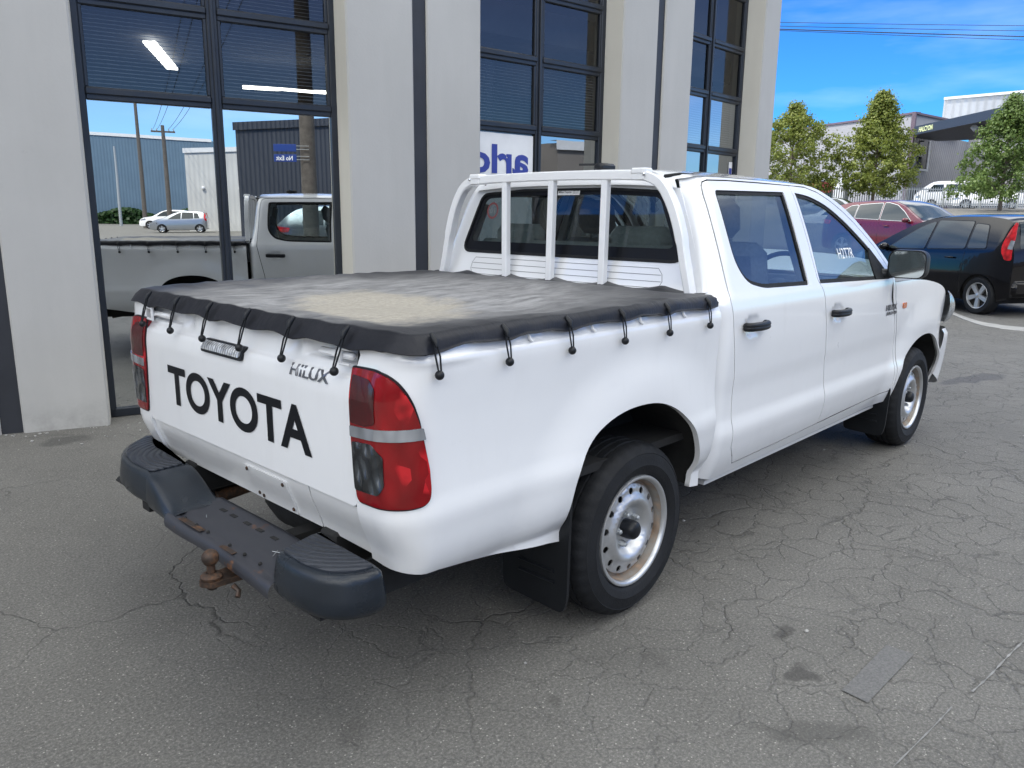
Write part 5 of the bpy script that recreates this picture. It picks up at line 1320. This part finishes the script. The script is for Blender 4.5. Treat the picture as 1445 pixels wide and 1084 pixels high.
    for xc in xw:
        for s in (1, -1):
            c = Matrix.Translation((xc, s*(W-.015), wr)) @ Matrix.Rotation(-s*PI/2, 4, 'X')
            m = MB(); m.lathe([(wr*.66, 0), (wr*.70, .006), (wr*.90, .004), (wr*.985, -.02), (wr, -.05), (wr, -.16), (wr*.9, -.19)], 36, c)
            ty = m.build('wheel', MAT['rubber'], root, 40)
            m = MB(); m.lathe([(0, -.045), (wr*.60, -.05), (wr*.66, -.04), (wr*.665, -.10)], 28, c); m.build('wheel_back', MAT['dark_under'], ty, 40)
            m = MB(); m.lathe([(wr*.625, -.03), (wr*.65, .002), (wr*.675, .006), (wr*.69, .001)], 36, c); m.lathe([(0, -.004), (wr*.10, -.006), (wr*.15, -.016), (wr*.16, -.03)], 20, c)
            for i in range(5):
                for dd in ((-.10, .10) if detail else (0,)):
                    q = c @ Matrix.Rotation(2*PI*i/5+.3+dd, 4, 'Z'); wd = .022 if detail else .045
                    m.add([q @ Vector(v) for v in ((wr*.10, -wd, -.012), (wr*.66, -wd*.8, -.004), (wr*.66, wd*.8, -.004), (wr*.10, wd, -.012), (wr*.10, -wd*1.3, -.04), (wr*.66, -wd*1.1, -.035), (wr*.66, wd*1.1, -.035), (wr*.10, wd*1.3, -.04))], [(0,1,2,3),(0,4,5,1),(3,2,6,7)])
            m.build('alloy_rim', MAT['silver_wheel'], ty, 40)
    return root, mp, wy, ztop
HATCH = dict(kt=.09, L=3.87, W=.845, roofw=.60, zb=.21, wx=(.52, 3.02), wr=.295, tr=.35, tf=1.1,
    belt=[(0,1.02),(.3,1.00),(1.0,.965),(2.0,.93),(2.9,.89),(3.87,.80)],
    top=[(0,.80),(.015,.98),(.06,1.12),(.13,1.32),(.22,1.455),(.40,1.52),(.8,1.55),(1.3,1.55),(1.75,1.52),(2.1,1.44),(2.45,1.30),(2.8,1.13),(3.05,1.02),(3.4,.93),(3.65,.82),(3.8,.66),(3.87,.50)],
    win=[[(.50,1.03),(.86,1.015),(.88,1.40),(.62,1.375)],[(.91,1.01),(1.70,.98),(1.66,1.44),(.93,1.43)],[(1.76,.975),(2.62,.955),(2.36,1.12),(2.02,1.32),(1.83,1.395),(1.72,1.42)]],
    lamp=[(.035,.86),(.12,.86),(.20,.98),(.225,1.10),(.20,1.30),(.17,1.42),(.14,1.42),(.075,1.2)], lampc=[(.045,1.02),(.12,1.03),(.12,1.16),(.06,1.15)], hlamp=[(3.3,.72),(3.72,.62),(3.70,.72),(3.35,.86)],
    handles=(1.15, 2.05), seams=(.88, 1.74, 2.80), mirror=2.62, ws=(1.75,2.85), rs=(.035,.21))
SUV = dict(L=4.60, W=.91, roofw=.64, zb=.26, wx=(.90, 3.68), wr=.35, tr=.5, tf=1.0,
    belt=[(0,1.14),(1.0,1.10),(2.5,1.05),(3.5,1.02),(4.60,.92)],
    top=[(0,.85),(.02,1.05),(.12,1.20),(.35,1.42),(.62,1.58),(1.0,1.645),(1.7,1.67),(2.3,1.65),(2.7,1.55),(3.1,1.33),(3.5,1.12),(3.7,1.08),(4.2,1.0),(4.45,.88),(4.56,.72),(4.60,.55)],
    win=[[(.70,1.19),(1.22,1.155),(1.22,1.52),(.98,1.50),(.75,1.36)],[(1.26,1.155),(2.10,1.12),(2.06,1.57),(1.26,1.53)],[(2.15,1.115),(3.15,1.08),(2.85,1.33),(2.55,1.51),(2.25,1.575),(2.12,1.575)]],
    lamp=[(.03,.98),(.38,.98),(.42,1.08),(.08,1.12)], hlamp=[(4.0,.80),(4.45,.72),(4.42,.82),(4.05,.92)], trim='galvanised',
    handles=(1.45, 2.40), seams=(1.24, 2.12, 3.25), mirror=3.05, mcol='maroon_paint', ws=(2.40,3.48), rs=(.10,.50))
SEDAN = dict(L=4.5, W=.87, roofw=.60, zb=.20, wx=(.95, 3.60), wr=.31, tr=.5, tf=.9,
    belt=[(0,.96),(1.0,.94),(2.5,.90),(4.5,.80)],
    top=[(0,.78),(.03,.98),(.4,1.03),(.75,1.10),(1.1,1.28),(1.5,1.42),(2.1,1.45),(2.5,1.40),(2.9,1.20),(3.3,.99),(3.8,.92),(4.2,.84),(4.42,.68),(4.5,.5)],
    win=[[(1.02,1.0),(1.95,.97),(1.92,1.37),(1.5,1.35)],[(2.0,.97),(2.95,.94),(2.6,1.22),(2.3,1.37),(1.98,1.38)]],
    lamp=[(.02,.78),(.30,.80),(.28,.92),(.03,.93)], hlamp=[(4.0,.66),(4.38,.60),(4.34,.72),(4.05,.78)],
    handles=(1.3, 2.25), seams=(1.0, 1.97, 3.0), mirror=2.95, ws=(2.35,3.25), rs=(.78,1.45))
VAN = dict(L=4.7, W=.87, roofw=.76, zb=.25, wx=(.95, 3.60), wr=.32, tr=.3, tf=.7,
    belt=[(0,1.20),(2.5,1.16),(4.7,1.05)],
    top=[(0,1.0),(.02,1.5),(.10,1.85),(.3,1.95),(1.5,1.98),(3.0,1.97),(3.6,1.88),(4.0,1.62),(4.4,1.25),(4.55,1.10),(4.66,.85),(4.7,.6)],
    win=[[(.35,1.26),(1.45,1.25),(1.45,1.72),(.40,1.72)],[(1.55,1.25),(2.75,1.22),(2.75,1.72),(1.55,1.72)],[(2.9,1.22),(3.95,1.18),(3.55,1.68),(2.9,1.71)]],
    lamp=[(.02,.75),(.14,.75),(.14,1.15),(.04,1.15)], hlamp=[(4.35,.78),(4.62,.74),(4.58,.9),(4.38,.98)],
    handles=(1.7, 3.1), seams=(1.5, 2.82), mirror=3.85, ws=(3.62,4.42), rs=(.03,.10))
def place(lx, ly, wx, wy_, heading):     # world position of the car's origin so that its local (lx, ly) stands at (wx, wy_)
    a = R_(heading); return (wx-lx*math.cos(a)+ly*math.sin(a), wy_-lx*math.sin(a)-ly*math.cos(a))
hd = 58
colt, mp_, wyc, _ = make_car('parked_hatchback', 'black five door hatchback with tall red tail lights parked at the kerb', 'car', place(.52, .80, 11.68, .80, hd), hd, HATCH, 'black_paint', z=.0)
V, F = text_mesh('COLT', 0, 1, .865, .905, .004, .03)
mesh_obj('boot_lettering', [(-.004-d, .50-x*.24, z) for x, z, d in V], F, MAT['chrome'], colt)
m = MB(); m.box(-.05, .10, -.74, .74, .32, .56, .05); m.build('rear_bumper', MAT['black_paint'], colt, 40)
red = make_car('parked_suv', 'dark red family SUV with chrome window trim parked behind the black hatchback', 'SUV', (22.6, 7.25), -112, SUV, 'maroon_paint', z=.33)[0]
make_car('parked_sedan', 'black sedan of which only the roof shows above the black hatchback', 'sedan', (21.8, 2.9), -86, SEDAN, 'black_paint', z=.06)
van = make_car('parked_van', 'white passenger van parked beyond the steel fence', 'van', (62.6, 12.6), 112, VAN, 'van_paint', detail=False)[0]
make_car('parked_sedan', 'white sedan just left of the dark red SUV', 'sedan', (33.0, 13.0), -85, SEDAN, 'van_paint', z=.62, detail=False)
make_car('parked_sedan', 'silver sedan behind the white sedan, in front of the fence', 'sedan', (41.5, 17.2), -80, SEDAN, 'silver_paint', z=1.15, detail=False)
make_car('parked_sedan', 'white sedan beyond the fence to the right of the van', 'sedan', (60.5, 9.6), 100, SEDAN, 'van_paint', detail=False)
make_car('parked_sedan', 'silver sedan beyond the fence at the right edge of the photo', 'sedan', (62.5, 5.2), 96, SEDAN, 'silver_paint', detail=False)
# on the street behind the camera, seen in the window glass
make_car('street_hatchback', 'small silver hatchback on the street, mirrored in the first window', 'car', (-6.6, -51.8), 178, HATCH, 'silver_paint', z=0, detail=False)
make_car('street_suv', 'white SUV on the street beyond the silver hatchback, mirrored in the window', 'SUV', (-9.4, -66.0), 180, SUV, 'van_paint', z=0, detail=False)
make_car('street_sedan', 'silver sedan parked across the yard, mirrored in the truck windows', 'sedan', (6.5, -10.6), 5, SEDAN, 'silver_paint', z=0, detail=False)
make_car('street_suv', 'dark grey SUV parked across the yard, mirrored in the truck', 'SUV', (.2, -11.8), 8, SUV, 'grey_paint', z=0, detail=False)

# ------------------------------------------------------------------ trees
def tree(label, x, y, zbase, zlow, ztop_, rad, prof, mat, seed, nleaf, size, gap=.0):
    rnd = random.Random(seed); root = empty('street_tree', (x, y, zbase)); tag(root, label, 'tree', 'young street trees along the fence')
    Hh = ztop_-zbase; lo = zlow-zbase
    m = MB(); m.tube([(0, 0, -.1), (.03, .02, Hh*.25), (-.02, .04, Hh*.55), (.02, 0, Hh*.93)], [.11, .085, .055, .012], 9)
    br = []
    for i in range(34):
        h = lo*.8+(Hh-lo*.8)*(i/34)**.9*.93; a = i*2.399+rnd.random()*.6; k = (h-lo)/(Hh-lo); r = rad*interp(prof, max(0, min(1, k+.06)))*rnd.uniform(.70, .95)
        p0 = Vector((0, 0, h)); p1 = Vector((r*.5*math.cos(a), r*.5*math.sin(a), h+r*.28)); p2 = Vector((r*math.cos(a), r*math.sin(a), h+r*.50+.05)); m.tube([p0, p1, p2], [.032, .018, .006], 5); br.append((p0, p1, p2))
    m.build('trunk', MAT['bark'], root, 60)
    vs = []; fs = []; cl = []
    ncl = nleaf//46
    for i in range(ncl):
        k = rnd.random()**.85; h = lo+(Hh-lo)*k; R0 = rad*interp(prof, k); a = rnd.random()*2*PI
        lob = 1+.24*math.sin(3*a+seed+5*k)+.20*math.sin(7*a+13*k+seed)+.10*math.sin(2*a-23*k)
        r = R0*lob*(rnd.random()**.45)*(rnd.uniform(1.05, 1.28) if rnd.random() < .07 else 1)
        cl.append((Vector((r*math.cos(a), r*math.sin(a), h+rnd.uniform(-.15, .15))), rnd.uniform(.16, .36)))
    for p0, p1, p2 in br: cl += [(p2, .30), ((p1+p2)/2, .28)]
    cl += [(Vector((rnd.uniform(-.06, .06), rnd.uniform(-.06, .06), Hh*(1-.018*i))), .13) for i in range(7)]
    for c, cr in cl:
        tw = Vector((rnd.gauss(0, 1), rnd.gauss(0, 1), rnd.gauss(.4, .6))).normalized()
        for j in range(int(46*(cr/.27)**1.6)):
            d = Vector((rnd.gauss(0, 1), rnd.gauss(0, 1), rnd.gauss(0, .8)))*cr*.55; p = c+d
            if p.z < lo-.25: continue
            n = (d*1.5/cr+Vector((rnd.gauss(0, .8), rnd.gauss(0, .8), rnd.gauss(.5, .7)))).normalized(); t = n.orthogonal().normalized(); t.rotate(Matrix.Rotation(rnd.random()*6.28, 3, n)); b = n.cross(t)
            sz = size*rnd.uniform(.6, 1.25); o = len(vs)
            vs += [p-t*sz*.5, p+b*sz*.36+n*sz*.08, p+t*sz*.55, p-b*sz*.36+n*sz*.08]; fs.append((o, o+1, o+2, o+3))
    mesh_obj('crown', vs, fs, MAT[mat], root)
    return root
PR2 = [(0,.50),(.06,.85),(.18,1.0),(.34,.95),(.48,.80),(.60,.58),(.70,.40),(.78,.30),(.88,.24),(.95,.16),(1,.05)]
PR1 = [(0,.6),(.10,.95),(.28,1.0),(.50,.92),(.66,.74),(.78,.50),(.86,.24),(.93,.13),(1,.05)]
PR3 = [(0,.75),(.12,1.0),(.30,.85),(.48,.66),(.62,.55),(.75,.38),(.86,.22),(.95,.12),(1,.04)]
tree('olive green street tree tinged with brown, beside the corner of the grey building', 46.35, 19.85, gz(46.35, 19.85), 2.75, 8.30, 2.75, PR1, 'leaf_yellow', 3, 15500, .15)
tree('yellow green conical street tree in the middle, with a narrow top', 47.9, 15.3, gz(47.9, 15.3), 2.95, 8.60, 2.45, PR2, 'leaf_yellow', 8, 22000, .155)
tree('dark green slender street tree at the right edge of the photo', 46.2, 8.15, gz(46.2, 8.15), 2.6, 7.65, 2.4, PR3, 'leaf_green', 5, 13000, .15)

# ------------------------------------------------------------------ palisade fence
FA, FB = Vector((40.5, 26.8)), Vector((66.0, .5)); fd_ = (FB-FA).normalized(); fl = (FB-FA).length; fn_ = Vector((-fd_.y, fd_.x))
fence = empty('palisade_fence', (FA.x, FA.y, gz(*FA))); tag(fence, 'grey steel palisade fence running across the yard in front of the trees', 'fence')
k = int(fl/2.4); fi = Matrix.Translation((-FA.x, -FA.y, -gz(*FA)))
for i in range(k+1):
    p = FA+fd_*2.4*i; zz = gz(p.x, p.y); m = MB(); m.box(p.x-.05, p.x+.05, p.y-.05, p.y+.05, zz-.1, zz+1.32, 0, fi); m.build('fence_post', MAT['galvanised'], fence)
    if i == k: break
    m = MB(); q = FA+fd_*2.4*(i+1); zq = gz(q.x, q.y)
    for h in (.25, 1.15):
        a, b = p+fn_*.05, q+fn_*.05; w_ = fn_*.03
        m.add([fi @ Vector((v.x, v.y, z_)) for v, z_ in ((a-w_, zz+h), (b-w_, zq+h), (b-w_, zq+h+.06), (a-w_, zz+h+.06), (a+w_, zz+h), (b+w_, zq+h), (b+w_, zq+h+.06), (a+w_, zz+h+.06))], [(0,1,2,3),(4,7,6,5),(3,2,6,7),(0,4,5,1)])
    m.build('fence_rail', MAT['galvanised'], fence)
    m = MB(); 
    for j in range(1, 16):
        c = p+fd_*2.4*j/16-fn_*.02; cz = zz+(zq-zz)*j/16; a, b = c-fd_*.032, c+fd_*.032; top_ = c
        m.add([fi @ Vector(v) for v in ((a.x, a.y, cz+.05), (b.x, b.y, cz+.05), (b.x, b.y, cz+1.24), (c.x, c.y, cz+1.33), (a.x, a.y, cz+1.24))], [(0,1,2,3,4)])
    m.build('palisade_panel', MAT['galvanised'], fence)

# ------------------------------------------------------------------ the warehouse across the yard
corrugated('clad_lilac', (.27, .27, .29), .30, .7, 'DIAGONAL'); corrugated('clad_light', (.34, .355, .38), .9, .5, 'Y'); corrugated('clad_dark', (.035, .040, .052), .20, .9, 'X'); corrugated('clad_blue', (.10, .155, .21), .35, .4, 'X'); corrugated('clad_white', (.50, .50, .48), .35, .25, 'X')
simple('panel_lilac', (.29, .29, .31), .7, var=.04, nscale=.5, obj=False); simple('capping_red', (.12, .085, .11), .5, obj=False); simple('panel_brown', (.17, .155, .14), .8, var=.15, nscale=.4, obj=False); simple('panel_sand', (.30, .29, .265), .8, var=.15, nscale=.4, obj=False); simple('canopy_navy', (.018, .022, .034), .5, obj=False); simple('white_trim', (.62, .63, .64), .5, obj=False); simple('roller_door', (.34, .35, .38), .6, obj=False); simple('red_sheet', (.30, .02, .03), .5, obj=False); emit('sign_glow', (.85, .95, .55), 1.0)
gb = 2.2
HW = empty('warehouse', (85, 25, gb)); tag(HW, 'large lilac grey warehouse with a navy entrance canopy behind the trees', 'warehouse')
hi = Matrix.Translation((-85, -25, -gb))
def hp(mb, name, mat): return mb.build(name, MAT[mat], HW)
def quadwall(mm, p, q, z0, z1, t=.3):
    p, q = Vector(p), Vector(q); d = (q-p).normalized(); n = Vector((-d.y, d.x)); mm.prism([tuple(v) for v in (p, q, q+n*t, p+n*t)], z0, z1, hi)
m = MB(); quadwall(m, (100, 60), (84.8, 25.1), gb, 11.8, .3); quadwall(m, (84.8, 25.1), (97.5, 23.6), 10.3, 11.8, .3); hp(m, 'wall', 'panel_lilac')
m = MB(); quadwall(m, (84.9, 25.3), (101.5, 24.2), gb, 10.3, .3); hp(m, 'wall', 'clad_lilac')
m = MB(); quadwall(m, (101.5, 24.2), (103.5, -20), gb, 12.4, .3); hp(m, 'wall', 'panel_lilac')
m = MB(); quadwall(m, (99.9, 60), (84.55, 24.9), 11.8, 12.0, .7); quadwall(m, (84.6, 24.9), (97.6, 23.4), 11.8, 12.0, .7); m.box(84.4, 84.8, 24.85, 25.2, gb, 12.0, 0, hi); hp(m, 'roof_capping', 'capping_red')
m = MB(); quadwall(m, (111, 30), (109, -40), 11.5, 16.4, .3); hp(m, 'upper_wall', 'clad_light')
m = MB(); quadwall(m, (110.8, 30), (108.8, -40), 16.4, 16.7, .6); m.prism([(86, 26), (101, 24.4), (111, 29), (101, 60)], 11.6, 11.75, hi); hp(m, 'upper_capping', 'white_trim')
m = MB(); m.prism([(82.3, 24.2), (70.0, 12.6), (58, 1.4), (72, -10), (92, 12), (90, 24.2), (85.2, 24.9)], 9.55, 10.35, hi); cp_ = hp(m, 'canopy', 'canopy_navy')
m = MB(); m.tube([hi @ Vector((76.5, 17.5, 9.35)), hi @ Vector((101.8, 13.5, 8.6))], .35, 4); hp(m, 'canopy_beam', 'panel_lilac')
V, F = text_mesh('HALCYON', 0, 1, 0, 1, 0, .02)
d_ = (Vector((70.0, 12.6))-Vector((82.3, 24.2))).normalized(); nn_ = Vector((d_.y, -d_.x)); nn_ = nn_ if nn_.dot(Vector((-1, -.3))) > 0 else -nn_
mesh_obj('sign_lettering', [hi @ Vector((*(Vector((82.3, 24.2))+d_*(1.1+x*2.5)+nn_*.06), 9.72+z*.46)) for x, z, _ in V], F, MAT['sign_glow'], HW)
def onwall(mm, x0, x1, z0, z1, off=.12):
    yy = lambda x: 25.3-(x-84.9)*(1.1/16.6)-off
    mm.add([hi @ Vector((x, yy(x)-0, z)) for x, z in ((x0, z0), (x1, z0), (x1, z1), (x0, z1))], [(0,1,2,3)])
m = MB(); onwall(m, 87.3, 89.6, 6.7, 9.5); hp(m, 'window', 'dark_glass'); m = MB(); onwall(m, 89.6, 90.0, 6.6, 9.6, .2); onwall(m, 87.2, 90.0, 6.5, 6.7, .2); hp(m, 'window_frame', 'white_trim')
m = MB(); onwall(m, 86.6, 88.0, gb, 4.6); hp(m, 'window', 'dark_glass'); m = MB(); onwall(m, 88.0, 88.3, gb, 4.6, .2); hp(m, 'window_frame', 'white_trim')
m = MB(); onwall(m, 94.0, 97.3, gb, 5.0); hp(m, 'door', 'capping_red'); m = MB(); m.box(99.5, 101.0, 22.6, 23.9, 3.6, 5.0, 0, hi); hp(m, 'air_unit', 'concrete')
m = MB(); m.box(101.2, 101.45, 11.0, 18.6, gb, 8.6, 0, hi); hp(m, 'roller_door', 'roller_door')
m = MB(); m.box(101.1, 101.5, 18.6, 18.9, gb, 8.9, 0, hi); m.box(101.1, 101.5, 11.0, 18.9, 8.6, 8.9, 0, hi); hp(m, 'door_frame', 'canopy_navy')
kx = empty('small_shop', (66, 26, 2.25)); tag(kx, 'low shopfront with a red fascia glimpsed between the two left trees', 'shop')
m = MB(); m.box(0, 3, -1.2, 1.2, 0, 2.4); m.build('wall', MAT['dark_glass'], kx); m = MB(); m.box(-.3, 0, -1.2, 1.2, 1.4, 2.3); m.build('fascia', MAT['red_sheet'], kx); m = MB(); m.box(-.4, .0, -2.0, -1.2, -.0, 2.6); m.build('pillar', MAT['white_trim'], kx); m = MB(); m.box(-.5, .2, -1.2, 1.4, 2.5, 2.8); m.build('sign_board', MAT['white_trim'], kx)

# ------------------------------------------------------------------ street behind the camera (mirrored in the glass and the paint)
def box_building(name, label, x0, x1, y0, y1, h, wallmat, trim='white_trim', slope=0.0):
    r = empty(name, (x0, y1, 0)); tag(r, label, 'building')
    m = MB(); m.add([(0, 0, 0), (x1-x0, 0, 0), (x1-x0, 0, h+slope), (0, 0, h), (0, y0-y1, 0), (x1-x0, y0-y1, 0), (x1-x0, y0-y1, h+slope), (0, y0-y1, h)], [(0,3,2,1),(4,5,6,7),(0,4,7,3),(1,2,6,5),(3,7,6,2)]); m.build('wall', MAT[wallmat], r)
    m = MB(); m.add([(-.1, .1, h-.25), (x1-x0+.1, .1, h+slope-.25), (x1-x0+.1, .1, h+slope+.1), (-.1, .1, h+.1), (-.1, -.3, h+.1), (x1-x0+.1, -.3, h+slope+.1)], [(0,3,2,1),(3,4,5,2)]); m.build('gutter', MAT[trim], r)
    return r
b1 = box_building('street_warehouse', 'long blue grey warehouse across the street, mirrored in the first window', -60, -11.5, -120, -97, 11.4, 'clad_blue', slope=-1.2)
m = MB(); m.box(.0, 48, .05, .12, .2, 4.2); m.build('plinth', MAT['panel_lilac'], b1) if False else None
b2 = box_building('street_shed', 'white rendered shed across the street, mirrored in the first window', -8.6, -1.5, -72, -56.5, 6.1, 'clad_white', slope=.4)
for i in range(3):
    m = MB(); m.ball((1.2+i*1.35, .12, 3.3), .14, 8); m.build('wall_light', MAT['white_trim'], b2)
b3 = box_building('street_store', 'tall dark corrugated store behind the camera, mirrored in the first window', -2.35, 16, -44, -29.6, 5.35, 'clad_dark', 'clad_dark', slope=1.6)
b4 = box_building('street_store', 'pale low store at the right of the yard behind the camera', 24, 50, -46, -30, 5.0, 'clad_white')
b5 = box_building('street_store', 'long grey store far along the street behind the camera', -70, -30, -60, -40, 6.0, 'panel_lilac')
b6 = box_building('street_store', 'long sand coloured building far down the yard behind the camera', -64, -32, -26, 32, 11.0, 'panel_sand')
b7 = box_building('street_store', 'low flat roofed building behind the camera, beyond the parked silver sedan', 17, 23.5, -30, -17, 4.2, 'panel_brown')
rnd = random.Random(4); vs = []; fs = []
for i in range(9000):
    x = rnd.uniform(-45, -12); y = -95.5+rnd.gauss(0, .5); z = rnd.random()**1.2*1.5*(1+.3*math.sin(x*.8)); n = Vector((rnd.gauss(0, 1), rnd.gauss(.8, 1), rnd.gauss(.5, 1))).normalized(); t = n.orthogonal().normalized(); b = n.cross(t); o = len(vs); p = Vector((x, y, z)); s_ = .22
    vs += [p-t*s_, p+b*s_, p+t*s_, p-b*s_]; fs.append((o, o+1, o+2, o+3))
tag(mesh_obj('hedge', vs, fs, MAT['leaf_hedge']), 'low green hedge at the foot of the blue grey warehouse, mirrored in the window', 'hedge')
def pole(name, label, x, y, h, r=.15, arm=1.2, mat='pole_wood', ang=0):
    o = empty(name, (x, y, 0)); tag(o, label, 'pole')
    m = MB(); m.tube([(0, 0, -.2), (0, 0, h*.5), (0, 0, h)], [r, r*.85, r*.65], 14); m.build('pole_shaft', MAT[mat], o, 60)
    if arm:
        c = Matrix.Rotation(R_(ang), 4, 'Z'); m = MB(); m.box(-arm, arm, -.06, .06, h-.55, h-.42, 0, c); m.build('cross_arm', MAT['pole_wood'], o)
        for k_ in (-.9, -.5, .5, .9):
            m = MB(); q = c @ Vector((k_*arm, 0, h-.42)); m.lathe([(.04, 0), (.05, .06), (.03, .10), (.045, .14), (0, .17)], 8, Matrix.Translation(q)); m.build('insulator', MAT['headlight_lens'], o)
    return o
pole('utility_pole', 'thick timber power pole with a blue street sign, mirrored beside the cab', 1.05, -5.9, 9.4, .155, 1.1, ang=15)
pole('utility_pole', 'tall thin mast on the street with a slim top, mirrored in the first window', -14.3, -69.5, 11.2, .20, 0)
pole('utility_pole', 'timber power pole with a short cross arm behind the silver hatchback', -10.7, -60.8, 8.2, .20, .9)
pole('street_lamp', 'grey street lamp pole near the blue grey warehouse, mirrored in the window', -18.8, -80.5, 7.9, .15, 0, 'galvanised')
sg = empty('street_sign', (.80, -5.78, 2.35), R_(12)); tag(sg, 'pair of small blue street name plates fixed to the thick power pole', 'sign')
simple('sign_blue', (.015, .045, .22), .4, obj=False)
m = MB(); m.box(-.36, .05, -.008, .008, .0, .13, .004); m.box(-.36, .05, -.008, .008, .18, .31, .004); m.build('sign_plate', MAT['sign_blue'], sg)
V, F = text_mesh('No Exit', 0, 1, 0, 1, 0, .01); mesh_obj('sign_lettering', [(-.02-x*.30, .0095, .025+z*.08) for x, z, _ in V], F, MAT['marker'], sg)
m = MB()
for zz in (.04, .10, .22, .28): m.tube([(.05, 0, zz), (.28, 0, zz)], .006, 5)
m.build('sign_bracket', MAT['galvanised'], sg)
def cable(a, b, sag, label, r=.012, group=None):
    a, b = Vector(a), Vector(b); pts = [a+(b-a)*t-Vector((0, 0, sag*4*t*(1-t))) for t in [i/24 for i in range(25)]]
    o_ = MB(); o_.tube([p-a for p in pts], r, 6); o = o_.build('overhead_cable', MAT['cable'], None, 60); o.location = a; tag(o, label, 'cable', group); return o
a0, b0 = Vector((10, 32.2)), Vector((58, -18.5))
pole('utility_pole', 'timber power pole standing behind the grey building', a0.x, a0.y, 9.6, .16, 1.2, ang=45)
pole('utility_pole', 'timber power pole outside the right edge of the photo', b0.x, b0.y, 9.8, .16, 1.2, ang=45)
for i, (za, zb_, sg_, ds, lb) in enumerate(((9.32, 9.32, .50, -.25, 'uppermost thin overhead cable across the sky'), (9.35, 9.0, .50, -.1, 'second overhead cable from the top across the sky'), (9.5, 8.4, .42, .1, 'third overhead cable from the top, the thickest across the sky'), (9.7, 8.0, .40, .25, 'lowest thin overhead cable across the sky'))):
    cable((a0.x+ds*.7, a0.y+ds*.7, za), (b0.x+ds*.7, b0.y+ds*.7, zb_), sg_, lb,   .020 if i == 2 else .011, 'overhead cables crossing the sky')
for i, k_ in enumerate((-.9, -.5, .5, .9)):
    cable((1.05+k_*1.06, -5.9+k_*.28, 9.1), (-10.7+k_*.8, -60.8, 7.9), .9, 'overhead cable running down the street from the thick power pole', .014, 'street cables behind the camera')
    cable((1.05+k_*1.06, -5.9+k_*.28, 9.1), (8+k_, 34, 9.1), .7, 'overhead cable passing over the grey building', .014, 'cables over the building') if False else None
for i, zz in enumerate((7.2, 6.7)): cable((1.05, -5.9, zz), (-40, -12-8*i, 7.0), .6, ('upper' if i == 0 else 'lower')+' side cable leading left from the thick power pole', .014, 'side cables of the thick power pole')
